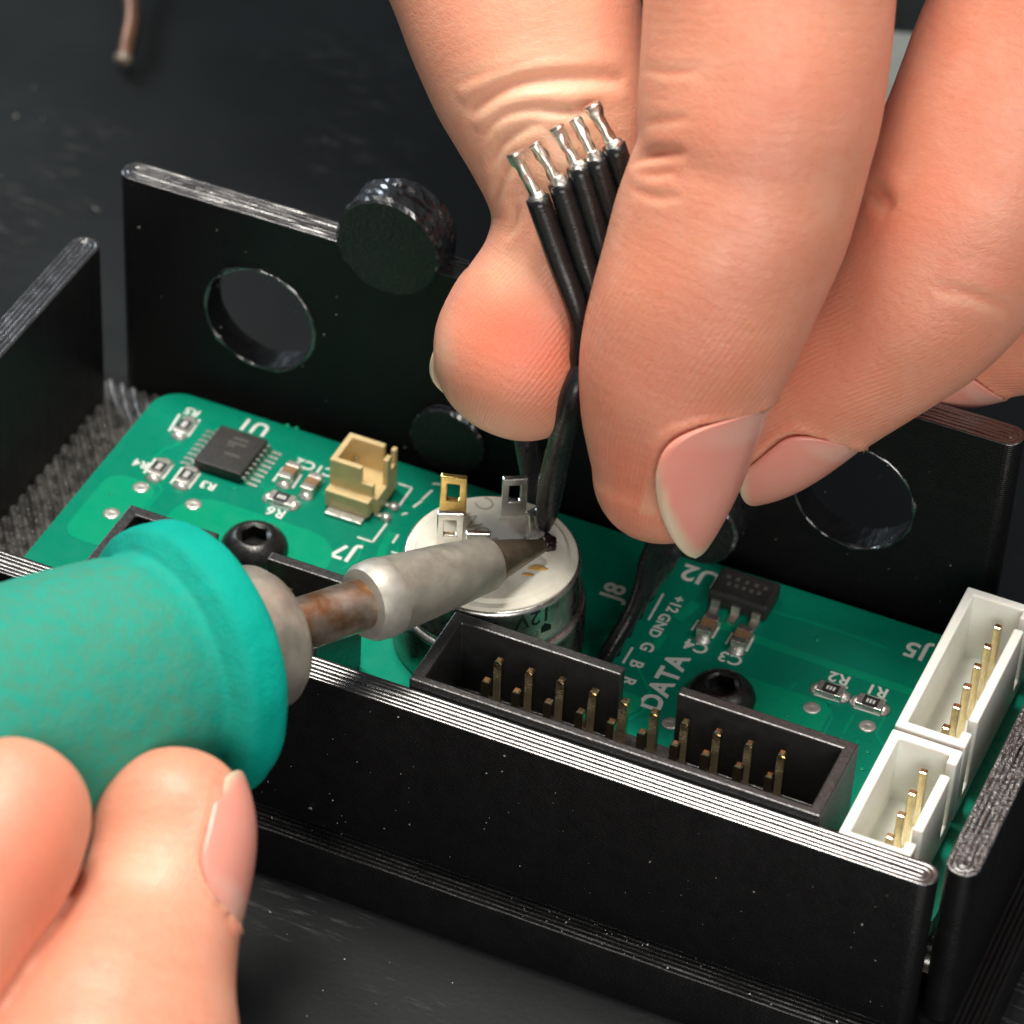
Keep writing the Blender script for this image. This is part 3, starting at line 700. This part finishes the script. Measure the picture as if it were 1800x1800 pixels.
# ------------------------------------------------------------------ cables
cable = tag(empty('ribbon_cable', (5.2, 18, 0)), 'flat cable of five black wires with bare tinned ends, pinched between the fingers', 'cable')
bpy.context.view_layer.update(); CI = cable.matrix_world.inverted()
tops = [((945, 348), (906, 268)), ((984, 322), (938, 252)), ((1016, 293), (978, 222)), ((1046, 277), (1010, 208)), ((1079, 256), (1040, 184))]
for i, (tp, ce) in enumerate(tops):
    off = i-2
    py_ = 22.4-2.3*i
    xo = 4.3-0.35*off
    pts = [np.array(p) for p in ((4.6, py_, -1.0), (4.5, py_+0.1, 0.9))]
    for (qx, qy, qd) in ((1094, 1140, 297.6), (1124, 1085, 297.4), (1145, 1035, 296.4)):
        q = at(qx-off*9, qy, d=qd-0.2*off)
        if q[1] > py_+1.2: pts.append(q)
    pts.append(at(1157-off*9, 985, d=294.6)); pts.append(at(1166-off*6, 940, d=292.6))
    pts.append(at(1128+off*16, 800, d=288.2)); pts.append(at(1092+off*34, 668, d=284.2)); bx_, by_ = 1022+38*i, 568-6*i; pts.append(at(bx_, by_, d=281.4))
    dtop = 277.6-0.2*off
    gap = 8 if i < 2 else 0
    pts.append(at(0.5*(tp[0]+bx_), 0.5*(tp[1]+by_), d=279.8)); pts.append(at(tp[0], tp[1], d=dtop))
    wv = link('wire', tube('wire', pts, 0.83, 14, 10, [0.66, 0.66, 0.68, 0.72, 0.78, 0.85, 0.9, 0.92, 0.92], True, 0.03), 'wire', None, True); wv.parent = cable; wv.matrix_parent_inverse = CI
    # pale torn collar of insulation and the tinned strands, flared at the end
    a = at(tp[0], tp[1], d=dtop); b = at(*ce, d=dtop-1.0+0.4*(i % 2))
    dr = (a-pts[-2]); dr /= np.linalg.norm(dr)
    sp = []
    q = link('insulation_edge', tube('edge', [a-dr*0.1, a+dr*0.18, a+dr*(0.5+0.15*(i % 2))], 0.6, 12, 4, [0.70, 0.66, 0.44], True, 0.35), 'tin', None, True); q.parent = wv
    m_ = 0.5*(a+b)+RT*0.12*(1 if i % 2 else -1)
    rr = [0.50, 0.40, 0.48, (0.66, 0.42, 0.58, 0.46, 0.68)[i]]
    st = link('conductor', tube('strand', [a-dr*0.3, a*0.65+b*0.35, m_*0.6+b*0.4, b], 0.4, 14, 6, rr, True, 0.4), 'strand', None, True); st.parent = wv
sol = at(951, 925, z=ZT+1.2)
lw = tag(link('soldered_lead', tube('soldered_lead', [sol+np.array([0.2, 0.2, -0.2]), at(962, 895, d=293.6), at(972, 840, d=291), at(988, 770, d=287.5), at(1006, 700, d=283.6), at(1032, 640, d=283.4), at(1085, 560, d=285), at(1180, 420, d=285)], 1.0, 16, 10, [0.55, 0.95, 1.1, 1.05, 1.05, 1.0, 1.0, 1.0]), 'wire', None, True), 'single black wire rising from the switch joint to between thumb and index finger', 'wire')
q0 = at(950, 905, y=21.0)
bwire = tag(link('loose_lead', tube('loose_lead', [at(958, 925, d=300), at(952, 890, d=300.5), at(940, 840, d=300), at(928, 775, d=298.5), at(915, 690, d=297), at(905, 600, d=296.6), at(930, 420, d=296.5)], 1.1, 16, 8), 'wire', None, True), 'dark grey wire behind the switch, running up behind the thumb tip', 'wire')

# ------------------------------------------------------------------ hands
def finger(cols, ratio=0.9, cap=1.0, n=40, step=0.5, tipk=1.0):
    """cols: (px, py, view depth, half width in px). Lofts a finger as rings; the last entry is the centre of the rounded tip."""
    C = []; A = []
    for px, py, d, hw in cols: C.append(at(px, py, d=d)); A.append(hw*d/FPX)
    full = catmull([list(c)+[a] for c, a in zip(C, A)], 14); C = full[:, :3]; A = full[:, 3]
    T = np.gradient(C, axis=0); T /= np.linalg.norm(T, axis=1)[:, None]
    # rounded cap beyond the last centre
    m = 12; capL = A[-1]*tipk; c0 = C[-1]; t0 = T[-1]; a0 = A[-1]
    for k in range(1, m+1):
        s = math.sin(PI/2*k/m); C = np.vstack([C, c0+t0*capL*s]); A = np.append(A, max(0.02, a0*math.cos(PI/2*k/m)**0.92)); T = np.vstack([T, t0])
    fr = []; vs = []; fs = []
    for k in range(len(C)):
        view = C[k]-EYE; view /= np.linalg.norm(view)
        S = np.cross(T[k], view); S /= np.linalg.norm(S); Nn = np.cross(S, T[k]); Nn /= np.linalg.norm(Nn)
        if Nn@view > 0: Nn = -Nn
        # S: to image right for a finger that points down the image
        dnp = np.array([T[k]@RT, T[k]@DN]); sp = np.array([S@RT, S@DN])
        if sp@np.array([dnp[1], -dnp[0]]) < 0: S = -S
        fr.append((C[k], T[k], S, Nn, A[k], A[k]*ratio))
        for i in range(n):
            th = 2*PI*i/n; vs.append(C[k]+A[k]*math.sin(th)*S+A[k]*ratio*math.cos(th)*Nn)
    K = len(C)
    for k in range(K-1):
        for i in range(n): j = (i+1) % n; fs.append([k*n+i, k*n+j, (k+1)*n+j, (k+1)*n+i])
    fs.append(list(range(n))[::-1]); fs.append([(K-1)*n+i for i in range(n)])
    return vs, fs, fr
def make_skin(name):
    m, nt, p = new_mat(name)
    at_ = N(nt, 'ShaderNodeAttribute', attribute_name='tint'); sep = nt.nodes.new('ShaderNodeSeparateColor'); nt.links.new(at_.outputs['Color'], sep.inputs[0])
    uv = N(nt, 'ShaderNodeAttribute', attribute_name='fuv')
    n1 = noise_tex(nt, 0.12, 4.0, None, 0.55); n2 = noise_tex(nt, 0.55, 4.0, None, 0.6)
    c = mixc(nt, ramp(nt, n1, 0.3, 0.7), (0.77, 0.37, 0.25), (0.74, 0.30, 0.20))
    c = mixc(nt, math_n(nt, 'MULTIPLY', ramp(nt, n2, 0.40, 0.70), 0.45), c, (0.72, 0.29, 0.18))
    n3 = noise_tex(nt, 1.7, 4.0, None, 0.6); c = mixc(nt, math_n(nt, 'MULTIPLY', ramp(nt, n3, 0.45, 0.75), 0.30), c, (0.68, 0.24, 0.16))
    n4 = noise_tex(nt, 0.22, 3.0, None, 0.5); c = mixc(nt, math_n(nt, 'MULTIPLY', ramp(nt, n4, 0.5, 0.7), 0.35), c, (0.80, 0.44, 0.33))
    c = mixc(nt, sep.outputs[0], c, (0.72, 0.20, 0.115))       # blood in the pressed pads
    c = mixc(nt, sep.outputs[1], c, (0.80, 0.58, 0.40))        # dry, pale skin over creases and nail folds
    nt.links.new(c, p.inputs['Base Color'])
    p.inputs['Subsurface Weight'].default_value = 0.55; p.inputs['Subsurface Scale'].default_value = 1.4
    p.inputs['Subsurface Radius'].default_value = (1.0, 0.32, 0.16); p.inputs['Subsurface Anisotropy'].default_value = 0.6
    nt.links.new(ramp2(nt, n2, 0.34, 0.52), p.inputs['Roughness']); p.inputs['Specular IOR Level'].default_value = 0.5
    p.inputs['Coat Weight'].default_value = 0.0
    # fine relief: pores, crossing skin lines, papillary ridges on the pads
    v = N(nt, 'ShaderNodeTexVoronoi', Scale=1.5); v.feature = 'DISTANCE_TO_EDGE'
    tc = nt.nodes.new('ShaderNodeTexCoord'); mp = N(nt, 'ShaderNodeMapping'); mp.inputs['Scale'].default_value = (1.0, 1.0, 2.0)
    nt.links.new(tc.outputs['Object'], mp.inputs[0]); nt.links.new(mp.outputs[0], v.inputs['Vector'])
    b1 = bump(nt, p, ramp(nt, v.outputs['Distance'], 0.0, 0.12), 0.010)
    b2 = bump(nt, p, noise_tex(nt, 2.2, 5.0, None, 0.65), 0.045, 1.0, b1)
    wv = N(nt, 'ShaderNodeTexWave', Scale=0.60, Distortion=2.2, Detail=2.0); wv.inputs['Detail Scale'].default_value = 0.35; wv.bands_direction = 'X'
    nt.links.new(uv.outputs['Vector'], wv.inputs['Vector'])
    b3 = bump(nt, p, math_n(nt, 'MULTIPLY', wv.outputs['Fac'], sep.outputs[2]), 0.016, 1.0, b2)
    # transverse lines over the whole finger, faint
    w2 = N(nt, 'ShaderNodeTexWave', Scale=0.33, Distortion=6.0, Detail=3.0); w2.inputs['Detail Scale'].default_value = 1.2; w2.bands_direction = 'Y'
    nt.links.new(uv.outputs['Vector'], w2.inputs['Vector'])
    bump(nt, p, w2.outputs['Fac'], 0.008, 1.0, b3)
    return m
M['skin'] = make_skin('skin')
def make_nail():
    m, nt, p = new_mat('fingernail')
    a = N(nt, 'ShaderNodeAttribute', attribute_name='edge'); n = noise_tex(nt, 0.5, 3.0)
    c = mixc(nt, n, (0.83, 0.31, 0.245), (0.81, 0.345, 0.27))
    mn = N(nt, 'ShaderNodeAttribute', attribute_name='moon'); c = mixc(nt, math_n(nt, 'MULTIPLY', mn.outputs['Fac'], 0.45), c, (0.82, 0.55, 0.46))
    c = mixc(nt, a.outputs['Fac'], c, (0.70, 0.60, 0.43))
    nt.links.new(c, p.inputs['Base Color']); p.inputs['Roughness'].default_value = 0.26
    p.inputs['Subsurface Weight'].default_value = 0.4; p.inputs['Subsurface Scale'].default_value = 0.8; p.inputs['Subsurface Radius'].default_value = (1, 0.4, 0.3)
    p.inputs['Specular IOR Level'].default_value = 0.5
    bump(nt, p, noise_tex(nt, 1.2, 4.0), 0.03)
    return m
M['nail'] = make_nail()
def nail_frame(fr, back, theta, k=0.97):
    """frame of a nail whose root lies `back` mm before the finger's end, centred at angle theta"""
    C = np.array([f[0] for f in fr]); s = np.concatenate([[0], np.cumsum(np.linalg.norm(np.diff(C, axis=0), axis=1))])
    i = int(np.argmin(np.abs(s-(s[-1]-back)))); c, t, S, Nn, a, b = fr[i]
    r = 1/math.sqrt((math.sin(theta)/a)**2+(math.cos(theta)/b)**2)
    up = math.sin(theta)*S+math.cos(theta)*Nn; up -= t*(up@t); up /= np.linalg.norm(up); side = np.cross(t, up)
    return dict(o=c, t=t, up=up, side=side, r=r*k, back=back)
def nail_mesh(nf, length, half, tilt=0.0, free=1.6, oval=0.35, flat=1.25, lift=0.12, curl=1.5, pe=2.2):
    """a curved plate: rounded root, near-parallel sides, an oval free edge, bending over the fingertip"""
    nu, nv = 40, 25; vs = []; ed = []; fs = []
    Rr = nf['r']*flat; oc = nf['o']-nf['up']*(Rr-nf['r']); ur = 0.34; ue = 1-oval
    for i in range(nu):
        u = (1-math.cos(PI*i/(nu-1)))/2; x = length*u
        wd = 1.0
        if u < ur: wd = max(0.02, 1-(1-u/ur)**2.3)**0.5
        elif u > ue: wd = max(0.02, 1-((u-ue)/(1-ue))**pe)**0.55
        for j in range(nv):
            v = (j/(nv-1)*2-1)*wd; th = half*v/flat
            rad = Rr+lift+tilt*x-curl*u**3.5-0.14*abs(v)**4
            vs.append(oc+nf['t']*x+nf['up']*rad*math.cos(th)+nf['side']*rad*math.sin(th))
            ed.append(min(1.0, max(0.0, (x-(length-free-oval*length*0.9*v*v)+0.35*noise.noise(Vector((x*0.8, v*3.0, 1.0))))/1.1)))
    for i in range(nu-1):
        for j in range(nv-1): fs.append([i*nv+j, i*nv+j+1, (i+1)*nv+j+1, (i+1)*nv+j])
    me = mesh('fingernail', vs, fs)
    mo_ = me.attributes.new('moon', 'FLOAT', 'POINT')
    for i in range(nu):
        u_ = (1-math.cos(PI*i/(nu-1)))/2
        for j in range(nv): mo_.data[i*nv+j].value = max(0.0, min(1.0, (0.24-u_)/0.08))*(1-abs(j/(nv-1)*2-1)**2)
    a = me.attributes.new('edge', 'FLOAT', 'POINT')
    for i, e_ in enumerate(ed): a.data[i].value = e_
    return me
def make_hand(name, fingers, extra, nails, creases, label, tints, voxel=0.34):
    vs = []; fs = []
    for v, f, fr in fingers+extra:
        b = len(vs); vs += [tuple(q) for q in v]; fs += [[i+b for i in q] for q in f]
    me = bpy.data.meshes.new(name); me.from_pydata(vs, [], fs)
    bm = bmesh.new(); bm.from_mesh(me); bmesh.ops.recalc_face_normals(bm, faces=bm.faces); bm.to_mesh(me); bm.free()
    o = bpy.data.objects.new(name, me); COL.objects.link(o)
    rm = o.modifiers.new('r', 'REMESH'); rm.mode = 'VOXEL'; rm.voxel_size = voxel
    sm = o.modifiers.new('s', 'SMOOTH'); sm.iterations = 10; sm.factor = 0.5
    applied(o); me = o.data
    nV = len(me.vertices); P = np.empty(nV*3); me.vertices.foreach_get('co', P); P = P.reshape(-1, 3)
    Nr = np.empty(nV*3); me.vertices.foreach_get('normal', Nr); Nr = Nr.reshape(-1, 3)
    # nearest finger, distance along it and angle round it
    best = np.full(nV, 1e9); U = np.zeros(nV); TH = np.zeros(nV); ARC = np.zeros(nV); FID = np.zeros(nV, int)
    for fi, (v, f, fr) in enumerate(fingers):
        C = np.array([q[0] for q in fr]); s = np.concatenate([[0], np.cumsum(np.linalg.norm(np.diff(C, axis=0), axis=1))]); s = s-s[-1]
        idx = np.arange(0, len(C), 2); 
        D = np.full(nV, 1e9); K = np.zeros(nV, int)
        for k in idx:
            d = np.linalg.norm(P-C[k], axis=1)/max(1.0, fr[k][4]); mk = d < D; D[mk] = d[mk]; K[mk] = k
        S = np.array([q[2] for q in fr])[K]; Nn = np.array([q[3] for q in fr])[K]; T_ = np.array([q[1] for q in fr])[K]; A = np.array([q[4] for q in fr])[K]
        rel = P-C[K]; th = np.arctan2((rel*S).sum(1), (rel*Nn).sum(1)); u = s[K]+(rel*T_).sum(1)
        mk = D < best; best[mk] = D[mk]; U[mk] = u[mk]; TH[mk] = th[mk]; ARC[mk] = (th*7.5)[mk]; FID[mk] = fi
    disp = np.zeros(nV); red = np.zeros(nV); pale = np.zeros(nV); ridge = np.clip((U+26)/10, 0, 1)*np.clip(np.cos(TH*0.5)*1.4, 0, 1)
    # slow unevenness of the flesh
    sn = lambda a: np.sin(a)
    disp += 0.10*sn(P[:, 0]*0.41+1.3*sn(P[:, 2]*0.23))*sn(P[:, 1]*0.37+P[:, 2]*0.29)
    bvh = BVHTree.FromPolygons([Vector(p) for p in P], [list(q.vertices) for q in me.polygons])
    def hit(px, py):
        dv = Vector(at(px, py, d=1.0)-EYE).normalized(); h_ = bvh.ray_cast(Vector(EYE), dv); return np.array(h_[0]) if h_[0] is not None else None
    def near_line(pts, dens=10):
        hp = [hit(*q) for q in catmull([(a, b, 0) for a, b in pts], dens)[:, :2]]; hp = [h_ for h_ in hp if h_ is not None]
        if not hp: return np.full(nV, 99.0), np.zeros(nV)
        H = np.array(hp); D = np.full(nV, 99.0); W = np.zeros(nV)
        box_ = np.all((P > H.min(0)-6) & (P < H.max(0)+6), axis=1); ii = np.where(box_)[0]
        for k, h_ in enumerate(H):
            d = np.linalg.norm(P[ii]-h_, axis=1); mk = d < D[ii]; D[ii[mk]] = d[mk]; t = k/max(1, len(H)-1); W[ii[mk]] = math.sin(PI*min(1, max(0, t)))**0.5
        return D, W
    for pts, depth, wid, bulge in creases:
        D, W = near_line(pts); disp += W*(-depth*np.exp(-(D/wid)**2)+bulge*np.exp(-((D-wid*2.4)/(wid*1.5))**2)); pale += W*0.22*np.exp(-((D-wid*1.2)/(wid*0.8))**2); red += W*0.35*np.exp(-(D/(wid*0.8))**2)
    for px, py, rad, amt, chan in tints:
        h_ = hit(px, py)
        if h_ is None: continue
        g = amt*np.exp(-(np.linalg.norm(P-h_, axis=1)/rad)**2)
        if chan == 'r': red += g
        elif chan == 'p': pale += g
        else: disp += g
    Pn = P+Nr*disp[:, None]
    # bed and fold of each nail
    for nf, length, half, kw in nails:
        Rr = nf['r']*kw.get('flat', 1.25); oc = nf['o']-nf['up']*(Rr-nf['r'])
        rel = Pn-oc; x = rel@nf['t']; a = np.arctan2(rel@nf['side'], rel@nf['up']); rad = np.sqrt((rel@nf['side'])**2+(rel@nf['up'])**2)
        h_ = half/kw.get('flat', 1.25)
        near = (FID == kw.get('fid', 0)) & (np.abs(x-length/2) < length*1.2) & (np.abs(a) < h_*2) & (rad < Rr*1.5) & (rad > Rr*0.4)
        lim = Rr+kw.get('lift', 0.12)+kw.get('tilt', 0.0)*x-kw.get('curl', 1.5)*np.clip(x/length, 0, 1.1)**3.5-0.08
        wq = np.where(x < 0.34*length, np.sqrt(np.clip(1-np.clip(1-x/(0.34*length), 0, 1)**2.3, 0, 1)), 1.0)
        ue_ = 1-kw.get('oval', 0.35); wq2 = np.where(x > ue_*length, np.clip(1-np.clip((x/length-ue_)/(1-ue_), 0, 1)**kw.get('pe', 2.2), 0, 1)**0.55, 1.0)
        inside = near & (x > 0.1) & (x < length) & (np.abs(a) < h_*0.98*wq*wq2)
        ratio_ = np.abs(a)/np.maximum(h_*wq*wq2, 1e-3); soft = np.clip((1.16-ratio_)/0.2, 0, 1); soft = soft*soft*(3-2*soft)
        zone = near & (x > -0.2) & (x < length*1.02) & (ratio_ < 1.16)
        over = np.where(zone, np.maximum(0, rad-lim)*soft*np.clip((x+0.2)/1.2, 0, 1), 0)
        rad_dir = (nf['side'][None]*np.sin(a)[:, None]+nf['up'][None]*np.cos(a)[:, None])
        Pn = Pn-rad_dir*over[:, None]
        # raised fold round root and sides
        db = np.maximum(np.abs(a)-h_*wq, 0)*Rr; dr = np.maximum(-x, 0); dd = np.sqrt(db**2+dr**2)
        onb = near & ~inside & (x < length*0.75)
        fold = np.where(onb, np.exp(-((dd-0.5)/0.55)**2), 0); Pn = Pn+rad_dir*(0.24*fold*np.clip((length*0.75-x)/(0.3*length), 0, 1))[:, None]; pale = pale+0.30*np.where(onb, np.exp(-(dd/0.35)**2), 0); red = red+0.12*fold
    me.vertices.foreach_set('co', Pn.ravel()); me.update()
    red = np.clip(red, 0, 1); pale = np.clip(pale, 0, 1)
    ca = me.attributes.new('tint', 'FLOAT_COLOR', 'POINT'); ca.data.foreach_set('color', np.stack([red, pale, ridge, np.ones(nV)], 1).ravel().astype(np.float32))
    va_ = me.attributes.new('fuv', 'FLOAT_VECTOR', 'POINT'); va_.data.foreach_set('vector', np.stack([ARC+0.35*U, U, FID*1.0], 1).ravel().astype(np.float32))
    for p in me.polygons: p.use_smooth = True
    me.materials.clear(); me.materials.append(M['skin'])
    tag(o, label, 'hand')
    for nf, length, half, kw in nails:
        q = link('fingernail', nail_mesh(nf, length, half, **{k_: v_ for k_, v_ in kw.items() if k_ != 'fid'}), 'nail', o, True)
        so = q.modifiers.new('so', 'SOLIDIFY'); so.thickness = 0.28; so.offset = -1
    return o

# the hand that pinches the cable
index_f = finger([(1362, -330, 270, 235), (1360, -150, 271, 228), (1352, 0, 272, 222), (1345, 110, 272.5, 219), (1331, 215, 273.2, 214), (1320, 290, 274, 204), (1299, 350, 274.8, 207), (1268, 440, 276, 205), (1230, 545, 277.4, 196), (1198, 640, 279.2, 181), (1180, 720, 280.8, 164), (1172, 790, 282, 143), (1168, 832, 282.8, 128)], 0.88, tipk=0.98)
middle_f = finger([(2010, -330, 276, 225), (1930, -150, 278, 220), (1858, 10, 280, 214), (1790, 150, 281.5, 208), (1735, 280, 282.5, 203), (1690, 390, 283.5, 198), (1632, 500, 285, 182), (1555, 585, 287, 158), (1470, 655, 289, 142), (1395, 722, 291, 125), (1350, 765, 292, 112)], 0.9, tipk=1.0)
ring_f = finger([(2250, -200, 280, 215), (2120, 100, 284, 205), (2020, 330, 288, 190), (1930, 480, 291, 165), (1820, 545, 294, 145), (1720, 580, 296.5, 128), (1640, 612, 298, 112)], 0.9)
little_f = finger([(2430, 0, 290, 180), (2330, 260, 294, 165), (2240, 440, 298, 145), (2120, 540, 301, 125), (2040, 570, 303, 105)], 0.9)
thumb_f = finger([(760, -520, 292, 300), (820, -320, 290, 275), (872, -140, 288, 238), (905, -20, 287, 215), (940, 100, 286.2, 203), (970, 190, 285.8, 184), (990, 262, 285.6, 168), (1003, 330, 285.8, 153), (1003, 400, 286.2, 140), (980, 480, 286.8, 139), (942, 556, 287.4, 149), (916, 620, 287.8, 154)], 0.90, tipk=1.0)
def capsule(a, b, ra, rb): 
    C = [np.array(a)+(np.array(b)-np.array(a))*t for t in np.linspace(0, 1, 9)]
    me = tube('c', C, ra, 24, 4, list(np.linspace(ra, rb, 9)))
    return [tuple(v.co) for v in me.vertices], [list(p.vertices) for p in me.polygons], None
K = lambda px, py, d: at(px, py, d=d)
palm = [capsule(K(1362, -330, 270), K(1500, -900, 274), 10, 13), capsule(K(2010, -330, 276), K(1850, -900, 278), 10, 13), capsule(K(2250, -200, 280), K(2150, -850, 284), 10, 13),
        capsule(K(2430, 0, 290), K(2420, -800, 288), 8, 13), capsule(K(760, -520, 292), K(1250, -1050, 280), 12, 17), capsule(K(1450, -900, 276), K(2420, -850, 288), 12, 13), capsule(K(1250, -1050, 280), K(2350, -1150, 286), 15, 16), capsule(K(1250, -1050, 282), K(880, -1650, 288), 19, 23), capsule(K(1700, -1050, 284), K(900, -1650, 290), 15, 22), capsule(K(880, -1650, 288), K(450, -2500, 298), 23, 28)]
nx_i = nail_frame(index_f[2], 13.8, math.radians(67)); nx_m = nail_frame(middle_f[2], 10.2, math.radians(66)); nx_t = nail_frame(thumb_f[2], 11.8, math.radians(-152))
nx_r = nail_frame(ring_f[2], 9.5, math.radians(70))
nails_u = [(nx_i, 13.2, math.radians(66), dict(tilt=-0.06, free=1.3, flat=1.1, oval=0.62, curl=1.0, pe=1.6, fid=0)), (nx_m, 9.8, math.radians(55), dict(tilt=-0.06, free=0.5, flat=1.12, curl=1.4, fid=1)), (nx_t, 11.4, math.radians(56), dict(tilt=0.03, free=0.8, flat=1.1, oval=0.4, lift=0.12, curl=0.6, fid=4)), (nx_r, 9.0, math.radians(52), dict(tilt=-0.06, free=0.5, flat=1.12, fid=2))]
creases_u = [([(822, 200), (850, 178), (900, 150), (960, 138), (1040, 136), (1100, 142)], 0.55, 0.55, 0.28), ([(848, 240), (880, 205), (930, 190), (1000, 196), (1060, 190)], 0.32, 0.4, 0.16),
             ([(858, 300), (885, 250), (925, 222), (960, 215)], 0.26, 0.4, 0.12), ([(866, 360), (890, 300), (915, 270)], 0.22, 0.4, 0.10), ([(800, 150), (850, 130), (950, 100), (1040, 95)], 0.14, 0.4, 0.05), ([(885, 420), (905, 395), (912, 360)], 0.2, 0.35, 0.1),
             ([(1108, 284), (1135, 277), (1165, 271), (1210, 268)], 0.26, 0.38, 0.14), ([(1115, 300), (1150, 305), (1190, 300)], 0.16, 0.35, 0.06), ([(1122, 215), (1170, 212), (1215, 205)], 0.10, 0.35, 0.04), ([(1108, 330), (1150, 345), (1200, 345)], 0.12, 0.35, 0.04), ([(1125, 120), (1180, 128), (1230, 120)], 0.08, 0.35, 0.03),
             ([(1520, 322), (1545, 340), (1570, 368)], 0.5, 0.6, 0.22), ([(1640, 505), (1710, 520), (1780, 545)], 0.10, 0.5, 0.04)]
tints_u = [(880, 580, 5.0, 0.75, 'r'), (985, 640, 3.5, 0.55, 'r'), (1090, 860, 4.5, 0.40, 'r'), (1060, 720, 5.0, 0.28, 'r'), (1300, 660, 4, 0.25, 'r'), (1200, 380, 6, 0.12, 'r'), (1560, 400, 4, 0.35, 'r'), (1420, 620, 6, 0.18, 'r'), (1160, 275, 2.5, 0.3, 'r'),
           (775, 620, 1.8, 0.4, 'p'), (880, 760, 4, 0.35, 'p'), (1000, 240, 6, 0.45, 'p'), (960, 60, 8, 0.15, 'p'), (895, 480, 2.5, 0.45, 'p'), (1375, 180, 1.2, 0.25, 'r')]
make_hand('hand', [index_f, middle_f, ring_f, little_f, thumb_f], palm, nails_u, creases_u, 'hand reaching in from above, pinching the black cable between thumb and index finger', tints_u)

# the hand that holds the iron
low_b = finger([(120, 2200, 246, 320), (150, 2000, 248, 290), (185, 1860, 251, 250), (222, 1740, 254, 206), (262, 1640, 256.5, 165), (288, 1560, 258, 146), (300, 1500, 259, 141), (302, 1452, 259.6, 139)], 0.95)
low_a = finger([(-420, 2000, 236, 230), (-300, 1830, 240, 210), (-180, 1690, 244, 188), (-80, 1580, 247.5, 162), (-10, 1500, 250, 150), (15, 1440, 251.5, 146)], 0.95)
low_c = finger([(-500, 1700, 262, 200), (-380, 1560, 266, 180), (-260, 1470, 270, 160), (-150, 1400, 274, 140)], 0.9)
low_d = finger([(-300, 2300, 258, 220), (-100, 2050, 262, 195), (60, 1880, 266, 170), (180, 1760, 270, 145), (230, 1700, 272, 125)], 0.9)
palm2 = [capsule(K(120, 2200, 246), K(-250, 2600, 240), 12, 20), capsule(K(-420, 2000, 236), K(-350, 2600, 236), 8, 18), capsule(K(-500, 1700, 262), K(-600, 2500, 248), 8, 16), capsule(K(-300, 2300, 258), K(-400, 2700, 248), 8, 16), capsule(K(-350, 2500, 240), K(-900, 3100, 245), 22, 22)]
nx_b = nail_frame(low_b[2], 11.4, math.radians(-66)); nx_a = nail_frame(low_a[2], 10.5, math.radians(165))
nails_l = [(nx_b, 10.8, math.radians(50), dict(tilt=-0.05, free=0.5, flat=1.1, curl=2.3, oval=0.40, pe=2.6, fid=0)), (nx_a, 10.2, math.radians(50), dict(tilt=-0.12, free=0.6, flat=1.12, fid=1))]
tints_l = [(90, 1500, 4.5, 0.45, 'r'), (60, 1620, 4, 0.35, 'r'), (250, 1500, 4, 0.35, 'p'), (200, 1400, 3, 0.15, 'r')]
make_hand('hand', [low_b, low_a, low_c, low_d], palm2, nails_l, [], 'hand at the lower left holding the teal grip of the iron', tints_l)

# ------------------------------------------------------------------ small things lying about
cw = [at(236, -120, z=-8), at(228, -30, z=-9), at(232, 25, z=-9.5), at(226, 65, z=-10), at(219, 98, z=-10.6)]
cwo = tag(link('copper_lead', tube('copper_lead', cw, 0.75, 12, 8), 'copper', None, True), 'brown copper wire end with a tinned tip lying on the dark mat', 'wire')
tb = link('tinned_tip', lump(0.8, 4, (1.1, 1, 0.9)), 'copper_tin', cwo, True); tb.location = at(217, 103, z=-10.7)
gc = at(1612, 56, z=-9)
pb = tag(link('grey_block', box('grey_block', -22, 0, -34, 0, 0, 3), 'grey_card'), 'pale grey plastic block on the mat, seen between index and middle finger', 'block'); bevel(pb, 0.5)
pb.location = (gc[0], gc[1], -11.98); pb.rotation_euler.z = 0.36
def specks():
    vs = []; fs = []
    def add(c, s):
        b = len(vs); 
        q = [np.array([random.gauss(0, 1), random.gauss(0, 1), random.gauss(0, 1)]) for _ in range(4)]
        for v in q: vs.append(tuple(np.array(c)+v/np.linalg.norm(v)*s))
        fs.extend([[b, b+1, b+2], [b, b+2, b+3], [b, b+3, b+1], [b+1, b+3, b+2]])
    for _ in range(260):                                    # on the mat
        px, py = random.uniform(-50, 1850), random.uniform(-50, 1850); p = at(px, py, z=-11.93); add(p, random.choice((0.05, 0.06, 0.08, 0.12)))
    for _ in range(110): add((random.uniform(-46, 37), -5.82, random.uniform(-6.5, 7.5)), random.choice((0.05, 0.06, 0.09)))
    for _ in range(70): add((random.uniform(-46, 30), 30.93, random.uniform(-2, 18)), random.choice((0.05, 0.07, 0.1)))
    for _ in range(60): add((random.uniform(-20, 36), random.uniform(-8, -6), -6.9), random.choice((0.06, 0.09, 0.12)))
    for px, py, s in ((545, 1424, 0.28), (470, 1375, 0.13), (475, 1603, 0.16)): add(at(px, py, y=-5.9) if py < 1500 else at(px, py, z=-11.9), s)
    for px, py, s in ((170, 370, 0.5), (25, 205, 0.35), (75, 210, 0.2)): add(at(px, py, z=-11.8), s)
    return mesh('dust', vs, fs)
du = link('dust', specks(), 'dust'); tag(du, 'pale dust and plastic crumbs scattered over mat and tray', 'dust', None, 'stuff')
